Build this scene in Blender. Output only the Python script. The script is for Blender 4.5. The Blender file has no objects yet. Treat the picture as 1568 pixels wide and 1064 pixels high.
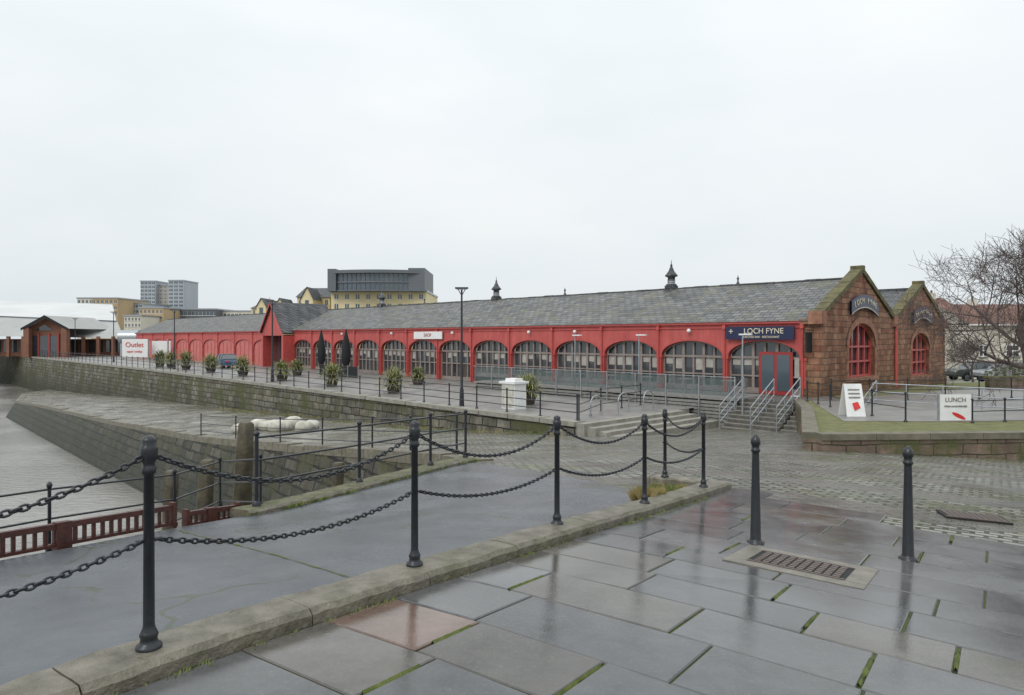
import bpy, bmesh, math, random
import numpy as np
from mathutils import Vector, Matrix, noise, Quaternion
from mathutils.geometry import delaunay_2d_cdt
random.seed(7)
S=bpy.context.scene
S.view_settings.view_transform='Standard'; S.view_settings.look='None'; S.view_settings.exposure=0
F=1045.0; CH=1.6; HY=518.0
def Q(px,py,D): return ((px-784)/F*D, D, CH-(py-HY)/F*D)
# ------------------------------------------------------------ materials
def newmat(name):
    m=bpy.data.materials.new(name); m.use_nodes=True
    nt=m.node_tree; b=nt.nodes['Principled BSDF']; return m,nt,b
def N(nt,t,**k):
    n=nt.nodes.new(t)
    for a,v in k.items(): setattr(n,a,v)
    return n
def pos(nt):
    return N(nt,'ShaderNodeNewGeometry').outputs['Position']
def dots(nt,a,b):
    P=pos(nt)
    c=N(nt,'ShaderNodeCombineXYZ')
    for i,v in enumerate((a,b)):
        d=N(nt,'ShaderNodeVectorMath',operation='DOT_PRODUCT'); nt.links.new(P,d.inputs[0]); d.inputs[1].default_value=v
        nt.links.new(d.outputs['Value'],c.inputs[i])
    return c.outputs[0]
def noi(nt,vec,scale,detail=4,rough=.6):
    n=N(nt,'ShaderNodeTexNoise'); n.inputs['Scale'].default_value=scale; n.inputs['Detail'].default_value=detail; n.inputs['Roughness'].default_value=rough
    if vec is not None: nt.links.new(vec,n.inputs['Vector'])
    return n.outputs['Fac']
def ramp(nt,fac,stops):
    r=N(nt,'ShaderNodeValToRGB'); e=r.color_ramp.elements
    e[0].position=stops[0][0]; e[1].position=stops[-1][0]
    def cc(c): return (c,c,c,1) if isinstance(c,(int,float)) else (*c,1)
    e[0].color=cc(stops[0][1]); e[1].color=cc(stops[-1][1])
    for p,c in stops[1:-1]:
        x=e.new(p); x.color=cc(c)
    nt.links.new(fac,r.inputs[0]); return r.outputs[0]
def mix(nt,f,a,b,mode='MIX'):
    m=N(nt,'ShaderNodeMix',data_type='RGBA',blend_type=mode)
    for s,v in ((0,f),(6,a),(7,b)):
        if hasattr(v,'node'): nt.links.new(v,m.inputs[s])
        elif s==0: m.inputs[0].default_value=v
        else: m.inputs[s].default_value=(*v,1)
    return m.outputs[2]
def bump(nt,b,h,strength,dist=.02):
    n=N(nt,'ShaderNodeBump'); n.inputs['Strength'].default_value=strength; n.inputs['Distance'].default_value=dist
    nt.links.new(h,n.inputs['Height']); nt.links.new(n.outputs[0],b.inputs['Normal'])
def M(name,c1,c2=None,rough=.6,scale=3,bs=0,bscale=40,metal=0,spec=.5,det=5):
    m,nt,b=newmat(name)
    if c2 is None: c2=tuple(x*.8 for x in c1)
    P=pos(nt); f=noi(nt,P,scale,det)
    nt.links.new(ramp(nt,f,[(.3,c1),(.7,c2)]),b.inputs['Base Color'])
    b.inputs['Roughness'].default_value=rough; b.inputs['Metallic'].default_value=metal; b.inputs['Specular IOR Level'].default_value=spec
    if bs: bump(nt,b,noi(nt,P,bscale,4),bs)
    return m
def brick(name,a,bv,w,h,c1,c2,mortar,ms=.02,rough=.75,bs=.6,dist=.03,moss=None,mossscale=.6,off=.5,zgrad=None,var=.5,rough2=None,spec=.4,stain=.4,mossr=(.48,.62)):
    m,nt,b=newmat(name)
    v=dots(nt,a,bv); P=pos(nt)
    nn=N(nt,'ShaderNodeTexNoise'); nn.inputs['Scale'].default_value=1.5; nt.links.new(P,nn.inputs['Vector'])
    sub=N(nt,'ShaderNodeVectorMath',operation='SUBTRACT'); nt.links.new(nn.outputs['Color'],sub.inputs[0]); sub.inputs[1].default_value=(.5,.5,.5)
    sc=N(nt,'ShaderNodeVectorMath',operation='SCALE'); nt.links.new(sub.outputs[0],sc.inputs[0]); sc.inputs['Scale'].default_value=h*.35
    ad=N(nt,'ShaderNodeVectorMath',operation='ADD'); nt.links.new(v,ad.inputs[0]); nt.links.new(sc.outputs[0],ad.inputs[1])
    t=N(nt,'ShaderNodeTexBrick'); t.offset=off
    nt.links.new(ad.outputs[0],t.inputs['Vector'])
    t.inputs['Scale'].default_value=1; t.inputs['Brick Width'].default_value=w; t.inputs['Row Height'].default_value=h
    t.inputs['Mortar Size'].default_value=ms; t.inputs['Mortar Smooth'].default_value=.3
    t.inputs['Color1'].default_value=(*c1,1); t.inputs['Color2'].default_value=(*c2,1); t.inputs['Mortar'].default_value=(*mortar,1)
    n1=noi(nt,P,2.2,6,.7)
    col=mix(nt,var,t.outputs['Color'],ramp(nt,n1,[(.25,.2),(.75,1.15)]),'MULTIPLY')
    mp=N(nt,'ShaderNodeMapping'); mp.inputs['Scale'].default_value=(1,1,.25); nt.links.new(P,mp.inputs[0])
    col=mix(nt,stain,col,ramp(nt,noi(nt,mp.outputs[0],.9,5,.7),[(.38,.2),(.62,1.1)]),'MULTIPLY')
    if moss:
        f=ramp(nt,noi(nt,P,mossscale,6,.65),[(mossr[0],0.0),(mossr[1],1.0)])
        col=mix(nt,f,col,moss)
    if zgrad:
        z0,z1,gc=zgrad
        s=N(nt,'ShaderNodeSeparateXYZ'); nt.links.new(P,s.inputs[0])
        mr=N(nt,'ShaderNodeMapRange'); nt.links.new(s.outputs[2],mr.inputs[0]); mr.inputs[1].default_value=z0; mr.inputs[2].default_value=z1; mr.inputs[3].default_value=1; mr.inputs[4].default_value=0
        mm=N(nt,'ShaderNodeMath',operation='MULTIPLY'); nt.links.new(mr.outputs[0],mm.inputs[0]); nt.links.new(ramp(nt,n1,[(.3,.5),(.6,1.0)]),mm.inputs[1])
        col=mix(nt,mm.outputs[0],col,gc)
    nt.links.new(col,b.inputs['Base Color'])
    b.inputs['Specular IOR Level'].default_value=spec
    if rough2 is None: b.inputs['Roughness'].default_value=rough
    else: nt.links.new(ramp(nt,noi(nt,P,.7,5),[(.35,rough2),(.65,rough)]),b.inputs['Roughness'])
    h1=N(nt,'ShaderNodeMath',operation='SUBTRACT'); nt.links.new(noi(nt,P,14,5,.7),h1.inputs[0]); nt.links.new(t.outputs['Fac'],h1.inputs[1])
    bump(nt,b,h1.outputs[0],bs,dist)
    return m
U=(-.693,.721,0); V=(.721,.693,0); Zv=(0,0,1)
KD=(.582,.813,0); KR=(.813,-.582,0)
m_black=M('black_paint',(.012,.014,.018),(.02,.022,.027),rough=.3,scale=20,bs=.15,bscale=60)
m_iron=M('iron',(.09,.075,.07),(.16,.12,.10),rough=.4,scale=25,bs=.3,bscale=60,metal=.2)
m_irond=M('iron_recess',(.012,.012,.012),rough=.8)
m_kerb=M('kerb_stone',(.085,.075,.05),(.225,.20,.155),rough=.45,scale=6,bs=.9,bscale=28,det=9)
nt=m_kerb.node_tree; b=nt.nodes['Principled BSDF']; old=b.inputs['Base Color'].links[0].from_socket
nt.links.new(mix(nt,ramp(nt,noi(nt,pos(nt),1.3,7,.7),[(.5,0.0),(.68,.6)]),old,(.09,.09,.03)),b.inputs['Base Color'])
m_moss=M('moss',(.05,.075,.012),(.13,.15,.03),rough=.9,scale=9,bs=.8,bscale=60)
m_red=M('red_boards',(.60,.128,.112),(.49,.09,.084),rough=.55,scale=.9,det=8)
nt=m_red.node_tree; b=nt.nodes['Principled BSDF']
w=N(nt,'ShaderNodeTexWave',bands_direction='Z',wave_profile='SAW'); w.inputs['Scale'].default_value=1.9; nt.links.new(pos(nt),w.inputs['Vector']); bump(nt,b,w.outputs['Fac'],.6,.03)
old=b.inputs['Base Color'].links[0].from_socket; mp=N(nt,'ShaderNodeMapping'); mp.inputs['Scale'].default_value=(1,1,.12); nt.links.new(pos(nt),mp.inputs[0])
nt.links.new(mix(nt,.35,old,ramp(nt,noi(nt,mp.outputs[0],3,6,.7),[(.35,.45),(.6,1.05)]),'MULTIPLY'),b.inputs['Base Color'])
m_redp=M('red_paint',(.52,.092,.08),(.42,.066,.058),rough=.4,scale=4)
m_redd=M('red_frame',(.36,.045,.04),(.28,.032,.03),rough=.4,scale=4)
m_pink=M('pink_panel',(.58,.18,.165),(.45,.12,.105),rough=.6,scale=1.2)
m_frame=M('window_frame_grey_brown',(.30,.25,.225),(.19,.155,.14),rough=.5)
m_cream=M('blind_cream',(.44,.42,.38),(.3,.28,.25),rough=.7,scale=2)
m_white=M('white_paint',(.78,.78,.77),(.66,.66,.64),rough=.5,scale=3)
m_navy=M('navy_sign',(.012,.018,.06),(.016,.022,.07),rough=.35)
m_gold=M('sign_lettering',(.75,.68,.5),rough=.5)
m_steel=M('galvanised_steel',(.42,.44,.46),(.3,.32,.34),rough=.35,metal=.6,scale=8)
m_timber=M('grey_timber',(.27,.26,.24),(.16,.155,.145),rough=.7,scale=6,bs=.3)
m_brownw=M('red_brown_timber',(.10,.03,.022),(.045,.016,.012),rough=.4,scale=12,bs=.3)
m_pile=M('timber_pile',(.035,.028,.018),(.09,.075,.04),rough=.55,scale=5,bs=1,bscale=14,det=8)
m_conc=M('pale_concrete',(.33,.315,.27),(.19,.18,.15),rough=.6,scale=3,bs=.4,det=8)
m_drainf=M('drain_surround',(.24,.215,.17),(.13,.12,.10),rough=.35,scale=6,bs=.4,det=8)
m_leaf=M('strap_leaves',(.17,.20,.06),(.40,.37,.17),rough=.6,scale=3)
m_leafd=M('strap_leaves_dark',(.05,.07,.025),(.11,.125,.045),rough=.6,scale=3)
m_terra=M('planter_box',(.06,.05,.045),(.09,.07,.06),rough=.7)
m_bark=M('bark',(.07,.05,.045),(.12,.09,.08),rough=.8,scale=5)
m_bagw=M('sandbag_white',(.62,.6,.52),(.34,.32,.27),rough=.8,scale=3,bs=.6,bscale=6)
m_cloth=M('black_canvas',(.01,.011,.013),rough=.8)
m_tyre=M('tyre',(.015,.015,.015),rough=.8)
m_redtext=M('red_lettering',(.65,.03,.03),rough=.5)
def glassm(name,c,r=.06,spec=.6):
    return M(name,c,tuple(x*1.6 for x in c),rough=r,scale=.5,spec=spec)
m_glass=glassm('dark_glass',(.035,.04,.044),.05,1.0)
m_glassb=glassm('office_glass',(.05,.07,.085),.12,.9)
m,nt,b=newmat('balustrade_glass'); b.inputs['Base Color'].default_value=(.14,.18,.18,1); b.inputs['Roughness'].default_value=.08; b.inputs['Alpha'].default_value=.38; m_bal=m
m_slate=brick('roof_slate',U,(.35,.34,.9),.55,.3,(.115,.118,.116),(.245,.243,.235),(.05,.05,.048),.03,rough=.55,bs=.8,dist=.04,moss=(.15,.14,.09),mossscale=.8,var=.6,stain=.25,mossr=(.5,.74))
m_slate2=brick('roof_slate_dark',U,(.35,.34,.9),.5,.3,(.085,.09,.095),(.15,.15,.155),(.04,.04,.04),.03,rough=.6,bs=.5,var=.35)
sk=dict(ms=.02,rough=.85,bs=1,dist=.05,zgrad=(-2.5,.2,(.09,.08,.035)),var=.7,stain=.5)
m_sand=brick('red_sandstone',V,Zv,.62,.31,(.34,.14,.085),(.50,.28,.17),(.20,.12,.085),**sk)
m_sandU=brick('red_sandstone_side',U,Zv,.62,.31,(.34,.14,.085),(.50,.28,.17),(.20,.12,.085),**sk)
m_trim=M('sandstone_trim',(.20,.085,.055),(.38,.20,.125),rough=.8,scale=3,bs=.6,det=8)
m_cope=M('mossy_coping',(.06,.055,.035),(.17,.15,.06),rough=.9,scale=2.5,bs=.8,det=8)
m_lcope=M('lawn_wall_coping',(.09,.08,.055),(.20,.18,.13),rough=.7,scale=2.5,bs=.8,det=8)
m_quay=brick('quay_wall_stone',U,Zv,.95,.42,(.20,.18,.135),(.38,.35,.28),(.05,.045,.03),.035,rough=.75,bs=1,dist=.08,moss=(.085,.09,.035),mossscale=.45,zgrad=(-6.0,-2.4,(.03,.033,.016)),var=.85,stain=.65)
m_dock=brick('dock_wall_stone',(-.7,.7,0),Zv,1.2,.46,(.10,.09,.06),(.26,.235,.18),(.015,.015,.01),.055,rough=.5,bs=1,dist=.12,moss=(.08,.08,.028),mossscale=.9,zgrad=(-6.0,-2.8,(.022,.025,.012)),var=.9,stain=.75,mossr=(.5,.6))
m_lwall=brick('lawn_wall_stone',(1,0,0),Zv,.8,.3,(.18,.13,.095),(.28,.20,.15),(.06,.055,.035),.018,rough=.6,bs=.8,moss=(.08,.085,.03),mossscale=1.2,var=.75)
m_cob=brick('cobbles',KR,KD,.27,.155,(.17,.165,.15),(.46,.44,.40),(.045,.06,.02),.028,rough=.38,rough2=.1,bs=1,dist=.05,var=.6,spec=.6,stain=0)
nt=m_cob.node_tree; b=nt.nodes['Principled BSDF']
old=b.inputs['Base Color'].links[0].from_socket
P=pos(nt)
s=N(nt,'ShaderNodeSeparateXYZ'); nt.links.new(P,s.inputs[0])
slip=N(nt,'ShaderNodeMapRange'); nt.links.new(s.outputs[0],slip.inputs[0]); slip.inputs[1].default_value=0; slip.inputs[2].default_value=-7
sl=mix(nt,.75,ramp(nt,noi(nt,P,.35,8,.75),[(.36,(.10,.105,.05)),(.5,(.22,.205,.155)),(.64,(.38,.36,.30))]),ramp(nt,noi(nt,P,2.5,5,.7),[(.3,.4),(.7,1.15)]),'MULTIPLY')
g=ramp(nt,noi(nt,P,.5,7,.75),[(.48,0.0),(.63,.65)])
c=mix(nt,g,old,ramp(nt,noi(nt,P,6,4),[(.35,(.06,.075,.018)),(.65,(.18,.19,.08))])); c=mix(nt,slip.outputs[0],c,sl)
wv=N(nt,'ShaderNodeTexWave',bands_direction='X'); wv.inputs['Scale'].default_value=.16; wv.inputs['Distortion'].default_value=1.2; wv.inputs['Detail'].default_value=1; nt.links.new(dots(nt,(.5,.87,0),KR),wv.inputs['Vector'])
bd=ramp(nt,wv.outputs['Fac'],[(.6,0.0),(.66,.8)])
c=mix(nt,bd,c,ramp(nt,noi(nt,P,1.3,6),[(.3,(.10,.092,.085)),(.7,(.21,.19,.165))]))
nt.links.new(c,b.inputs['Base Color'])
m_asph=M('wet_asphalt',(.062,.072,.083),(.112,.12,.128),rough=.3,scale=1.6,bs=.25,bscale=90,spec=.6,det=9)
nt=m_asph.node_tree; b=nt.nodes['Principled BSDF']; nt.links.new(ramp(nt,noi(nt,pos(nt),.9,5),[(.35,.08),(.7,.4)]),b.inputs['Roughness'])
old=b.inputs['Base Color'].links[0].from_socket
vo=N(nt,'ShaderNodeTexVoronoi',feature='DISTANCE_TO_EDGE'); vo.inputs['Scale'].default_value=.45; nz=N(nt,'ShaderNodeTexNoise'); nz.inputs['Scale'].default_value=1.2; nt.links.new(pos(nt),nz.inputs['Vector'])
av=N(nt,'ShaderNodeVectorMath',operation='ADD'); nt.links.new(pos(nt),av.inputs[0]); nt.links.new(nz.outputs['Color'],av.inputs[1]); nt.links.new(av.outputs[0],vo.inputs['Vector'])
crk=ramp(nt,vo.outputs['Distance'],[(.004,.75),(.012,0.0)])
gate=N(nt,'ShaderNodeMath',operation='MULTIPLY'); nt.links.new(crk,gate.inputs[0]); nt.links.new(ramp(nt,noi(nt,pos(nt),.5,3),[(.5,0.0),(.56,1.0)]),gate.inputs[1])
nt.links.new(mix(nt,gate.outputs[0],old,(.05,.06,.02)),b.inputs['Base Color'])
m_joint=M('joint_moss',(.014,.016,.010),(.10,.14,.015),rough=.8,scale=1.7,bs=.8,bscale=50)
m_grass=M('lawn_grass',(.085,.095,.028),(.19,.18,.075),rough=.9,scale=3,bs=.8,bscale=50,det=9)
m_prom=M('promenade_paving',(.27,.26,.24),(.15,.145,.135),rough=.4,scale=.9,bs=.2,det=9)
m_far=M('ground_far',(.14,.15,.10),(.2,.19,.16),rough=.8,scale=.05)
m_slab,nt,b=newmat('wet_paving_slabs')
at=N(nt,'ShaderNodeAttribute',attribute_name='Col'); P=pos(nt)
c=mix(nt,.7,at.outputs['Color'],ramp(nt,noi(nt,P,3.0,9,.72),[(.28,.35),(.72,1.25)]),'MULTIPLY')
c=mix(nt,ramp(nt,noi(nt,P,48,3,.7),[(.58,0.0),(.72,.3)]),c,(.22,.21,.185))
c=mix(nt,ramp(nt,noi(nt,P,1.1,7,.7),[(.58,0.0),(.7,.35)]),c,(.075,.08,.04))
nt.links.new(c,b.inputs['Base Color'])
nt.links.new(ramp(nt,noi(nt,P,.75,6,.62),[(.38,.03),(.52,.12),(.7,.36)]),b.inputs['Roughness'])
b.inputs['Specular IOR Level'].default_value=.65
h=N(nt,'ShaderNodeMath',operation='ADD'); nt.links.new(noi(nt,P,60,4),h.inputs[0]); nt.links.new(noi(nt,P,4,4),h.inputs[1])
bump(nt,b,h.outputs[0],.08,.01)
m_water,nt,b=newmat('harbour_water_mud'); P=pos(nt)
nt.links.new(ramp(nt,noi(nt,P,.09,6,.6),[(.4,(.19,.18,.16)),(.6,(.27,.255,.23))]),b.inputs['Base Color'])
nt.links.new(ramp(nt,noi(nt,P,.09,6,.6),[(.4,.05),(.6,.2)]),b.inputs['Roughness']); b.inputs['Specular IOR Level'].default_value=.8
mp=N(nt,'ShaderNodeMapping'); mp.inputs['Scale'].default_value=(1,2.5,1); nt.links.new(P,mp.inputs[0])
bump(nt,b,noi(nt,mp.outputs[0],1.3,5,.6),.5,.12)
m_cr=M('cream_render',(.74,.64,.40),(.66,.56,.34),rough=.8,scale=.2)
m_crw=M('pale_render',(.66,.62,.53),(.56,.52,.44),rough=.8,scale=.3)
m_tan=M('tan_render',(.52,.38,.22),rough=.8,scale=.2)
m_grey=M('grey_cladding',(.34,.38,.42),(.42,.45,.48),rough=.5,scale=.1)
m_dgrey=M('dark_cladding',(.10,.11,.125),(.13,.14,.155),rough=.5,scale=.1)
m_pan=brick('pantile_roof',(1,0,0),(0,.6,.8),.3,.3,(.20,.10,.075),(.27,.15,.11),(.1,.05,.04),.03,rough=.8,bs=.5)
m_brk=M('brown_brick',(.22,.10,.06),(.16,.07,.045),rough=.8,scale=1)
# ------------------------------------------------------------ mesh builder
class MB:
    def __init__(s,name,xf=None,parent=None):
        s.name=name; s.v=[]; s.f=[]; s.m=[]; s.mats=[]; s.xf=xf; s.parent=parent; s.sm=[]; s.cols=None
    def mi(s,m):
        if m not in s.mats: s.mats.append(m)
        return s.mats.index(m)
    def add(s,vs,fs,m,smooth=False,raw=False):
        o=len(s.v)
        for p in vs: s.v.append(s.xf(*p) if (s.xf and not raw) else tuple(p))
        k=s.mi(m)
        for f in fs: s.f.append([i+o for i in f]); s.m.append(k); s.sm.append(smooth)
    def box(s,a0,a1,b0,b1,c0,c1,m):
        s.add([(a0,b0,c0),(a1,b0,c0),(a1,b1,c0),(a0,b1,c0),(a0,b0,c1),(a1,b0,c1),(a1,b1,c1),(a0,b1,c1)],
              [(0,3,2,1),(4,5,6,7),(0,1,5,4),(1,2,6,5),(2,3,7,6),(3,0,4,7)],m)
    def poly(s,pts,m,raw=False): s.add(pts,[tuple(range(len(pts)))],m,raw=raw)
    def tube(s,p,q,r0,r1=None,n=8,m=None,cap=True):
        if r1 is None: r1=r0
        if s.xf: p=s.xf(*p); q=s.xf(*q)
        p=Vector(p); q=Vector(q); d=q-p
        if d.length<1e-6: return
        d.normalize(); a=d.orthogonal().normalized(); b=d.cross(a)
        vs=[]
        for c,r in ((p,r0),(q,r1)):
            for i in range(n):
                t=2*math.pi*i/n; vs.append(tuple(c+a*math.cos(t)*r+b*math.sin(t)*r))
        fs=[(i,(i+1)%n,(i+1)%n+n,i+n) for i in range(n)]
        s.add(vs,fs,m,smooth=True,raw=True)
        if cap: s.add(vs,[tuple(range(n)),tuple(range(2*n-1,n-1,-1))],m,raw=True)
    def lathe(s,c,prof,n,m,tilt=(0,0),wob=0):
        x,y,z=c; vs=[]
        for h,r in prof:
            for i in range(n):
                t=2*math.pi*i/n; rr=r*(1+wob*noise.noise(Vector((math.cos(t)*1.5+x,math.sin(t)*1.5,h*.4)))); vs.append((x+rr*math.cos(t)+tilt[0]*h,y+rr*math.sin(t)+tilt[1]*h,z+h))
        fs=[]
        for j in range(len(prof)-1):
            for i in range(n): fs.append((j*n+i,j*n+(i+1)%n,(j+1)*n+(i+1)%n,(j+1)*n+i))
        s.add(vs,fs,m,smooth=True,raw=True)
        k=(len(prof)-1)*n; s.add(vs[k:],[tuple(range(n))],m,raw=True)
    def build(s,bevel=0,fixn=True):
        me=bpy.data.meshes.new(s.name); me.from_pydata(s.v,[],s.f)
        for m in s.mats: me.materials.append(m)
        me.polygons.foreach_set('material_index',s.m); me.polygons.foreach_set('use_smooth',s.sm)
        if s.cols is not None:
            ca=me.color_attributes.new('Col','FLOAT_COLOR','CORNER')
            arr=[]
            for f,c in zip(s.f,s.cols): arr+=[*c,1]*len(f)
            ca.data.foreach_set('color',arr)
        if fixn:
            bm=bmesh.new(); bm.from_mesh(me); bmesh.ops.recalc_face_normals(bm,faces=bm.faces); bm.to_mesh(me); bm.free()
        o=bpy.data.objects.new(s.name,me); S.collection.objects.link(o)
        if bevel:
            md=o.modifiers.new('bevel','BEVEL'); md.width=bevel; md.segments=2; md.limit_method='ANGLE'
        if s.parent: o.parent=s.parent
        return o
def empty(name):
    o=bpy.data.objects.new(name,None); S.collection.objects.link(o); return o
def FP(u,v,z=0): return (14.51-.693*u-.721*v, 34+.721*u-.693*v, z)
def uv_of(x,y):
    dx,dy=x-14.51,y-34; return (-.693*dx+.721*dy, -.721*dx-.693*dy)
# ------------------------------------------------------------ terrain height (thin plate)
CP=[(-1.87,3.515,-.108),(-.74,5.18,-.24),(.454,6.88,-.39),(1.63,8.39,-.543),(2.456,6.88,-.485),(3.83,6.6,-.56),(3.28,10.7,-.75),(0,1,-.085),(5,2,-.41),(-4,1,.02),(9,6,-.83),(0,-8,.3),(20,-8,-.8),
(8.1,18.2,-1.39),(14,18.6,-1.7),(-4.8,6.4,-.49),(-3.97,8.15,-.66),(-3.5,9.3,-.8),(-.93,14.8,-1.07),(-3.5,3.5,-.22),(1.6,29.2,-2.5),(12,31,-2.52),(6,29,-2.5),(8,24,-1.95),
(0,20,-1.75),(-1.8,18,-1.5),(-4.93,23,-2.18),(-10.1,29,-2.9),(-16.2,35,-3.42),(-28.7,48,-4.1),(-54.5,75,-5.36),(-1.7,32.7,-2.84),(-12.3,43.7,-3.4),(-25.5,57.4,-4.1),(-41.3,73.9,-4.7),(-64,97.4,-5.9),(30,20,-2.1),(17,33,-2.2),(50,0,-2.1)]
CPn=np.array(CP); NTP=len(CP)
def phi(r): return np.where(r>1e-9,r*r*np.log(np.maximum(r,1e-9)),0)
Kt=phi(np.linalg.norm(CPn[:,None,:2]-CPn[None,:,:2],axis=2))+np.eye(NTP)*.5
At=np.zeros((NTP+3,NTP+3)); At[:NTP,:NTP]=Kt; At[:NTP,NTP]=1; At[:NTP,NTP+1:]=CPn[:,:2]; At[NTP,:NTP]=1; At[NTP+1:,:NTP]=CPn[:,:2].T
WT=np.linalg.solve(At,np.concatenate([CPn[:,2],[0,0,0]]))
def H(x,y):
    r=np.hypot(CPn[:,0]-x,CPn[:,1]-y)
    return float(phi(r)@WT[:NTP]+WT[NTP]+WT[NTP+1]*x+WT[NTP+2]*y)
def inside(p,poly):
    x,y=p; c=False; j=len(poly)-1
    for i in range(len(poly)):
        xi,yi=poly[i]; xj,yj=poly[j]
        if (yi>y)!=(yj>y) and x<(xj-xi)*(y-yi)/(yj-yi)+xi: c=not c
        j=i
    return c
def sheet(name,poly,step,hf,m,off=0):
    xs=[p[0] for p in poly]; ys=[p[1] for p in poly]
    vs=[Vector(p) for p in poly]; ed=[(i,(i+1)%len(poly)) for i in range(len(poly))]
    x=min(xs)+step*.37
    while x<max(xs):
        y=min(ys)+step*.41
        while y<max(ys):
            if inside((x,y),poly): vs.append(Vector((x,y)))
            y+=step
        x+=step
    r=delaunay_2d_cdt(vs,ed,[],0,1e-4)
    V2,T=r[0],r[2]
    fs=[]
    for t in T:
        c=sum((V2[i] for i in t),Vector((0,0)))/len(t)
        if inside(c,poly): fs.append(list(t))
    mb=MB(name); mb.add([(p[0],p[1],hf(p[0],p[1])+off) for p in V2],fs,m,smooth=True)
    return mb.build()
dock=[(-7.6,.5),(-4.8,6.4),(-3.97,8.15),(-3.5,9.3),(-.93,14.8),(-1.8,18),(-4.93,23),(-10.1,29),(-16.2,35),(-28.7,48),(-54.5,75)]
qf=[FP(u,12.6)[:2] for u in (110,80,50,30,15,4)]
terr=[(-7.6,-10)]+dock+[(-66,92)]+qf+[FP(4,-1)[:2],FP(-8,-1)[:2],FP(-60,-1)[:2],(56,-12)]
sheet('cobbled_slipway_ground',terr,1.1,H,m_cob)
def quayz(u): return -1.9+.35*min(max((u-5)/55,0),1)
prom=[FP(u,12.6)[:2] for u in (4,30,60,110,200)]+[FP(200,-1)[:2],FP(4,-1)[:2]]
sheet('promenade_pavement',prom,4,lambda x,y:quayz(uv_of(x,y)[0]),m_prom)
mb=MB('ground'); mb.add([(*FP(u,v)[:2],-2.1 if u<4.01 else -1.56) for u,v in ((-500,-1.01),(4,-1.01),(4,-1500),(-500,-1500))],[(0,1,2,3)],m_far)
mb.add([(*FP(u,v)[:2],z) for u,v,z in ((4,-1.01,-1.95),(60,-1.01,-1.58),(1500,-1.01,-1.58),(1500,-1500,-1.58),(4,-1500,-1.95))],[(0,1,2,3,4)],m_far)
mb.add([(*FP(u,v)[:2],-1.58) for u,v in ((200,-1.01),(200,60),(1500,60),(1500,-1.01))],[(0,1,2,3)],m_far)
mb.build()
mb=MB('harbour_water'); mb.poly([(-900,-60,-7),(30,-60,-7),(30,60,-7),(-60,260,-7),(-900,260,-7)],m_water); mb.build()
mb=MB('harbour_quay_wall')
us=list(range(4,200,6))
for a,b2 in zip(us[:-1],us[1:]):
    za,zb=quayz(a),quayz(b2)
    mb.add([FP(a,12.62,za-.12),FP(b2,12.62,zb-.12),FP(b2,13.1,-8),FP(a,13.1,-8)],[(0,1,2,3)],m_quay)
    g=.02
    for k in range(3):
        p=a+2*k+g; q=a+2*k+2-g; jz=random.uniform(-.015,.015)
        mb.xf=FP; mb.box(p,q,12.0,12.7+random.uniform(0,.05),quayz(p)-.14,quayz(p)+.06+jz,m_conc); mb.xf=None
mb.poly([FP(200,12.6,-1.58),FP(200,60,-1.58),FP(200,60,-8),FP(200,12.6,-8)],m_quay)
mb.build()
mb=MB('dock_wall')
ext=[(-7.6,-10)]+dock+[(-66,92)]
for i in range(len(ext)-1):
    (x0,y0),(x1,y1)=ext[i],ext[i+1]
    ns=max(1,int(math.hypot(x1-x0,y1-y0)/1.5))
    for k in range(ns):
        a=(x0+(x1-x0)*k/ns,y0+(y1-y0)*k/ns); c=(x0+(x1-x0)*(k+1)/ns,y0+(y1-y0)*(k+1)/ns)
        o=(-.1,-.05) if i<=4 else (-.9,-.9)
        za,zc=H(*a),H(*c)
        mb.add([(*a,za),(*c,zc),(c[0]+o[0],c[1]+o[1],-7.6),(a[0]+o[0],a[1]+o[1],-7.6)],[(0,1,2,3)],m_dock)
        if i>4:
            L=Vector((c[0]-a[0],c[1]-a[1])).normalized(); nx,ny=L.y*.55,-L.x*.55
            e=.015
            h1=.05+random.uniform(-.03,.04)
            aa=(a[0]+L.x*e,a[1]+L.y*e); cc=(c[0]-L.x*e,c[1]-L.y*e)
            vs=[]
            for dz in (-.25,h1):
                vs+=[(aa[0]-.06,aa[1]-.06,za+dz),(cc[0]-.06,cc[1]-.06,zc+dz),(cc[0]+nx,cc[1]+ny,zc+dz),(aa[0]+nx,aa[1]+ny,za+dz)]
            mb.add(vs,[(0,3,2,1),(4,5,6,7),(0,1,5,4),(1,2,6,5),(2,3,7,6),(3,0,4,7)],m_kerb)
mb.build()
kp=lambda p,q:(-1.87+.582*p+.813*q, 3.515+.813*p-.582*q)
asph=[kp(-5,0),(-7.4,.0),(-4.78,6.42),(-3.95,8.15),(-3.45,9.3),(-.93,14.7),(.3,12.9),(1.95,10.2),kp(6.8,0)]
sheet('asphalt_pavement',asph,.7,H,m_asph,.01)
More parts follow.
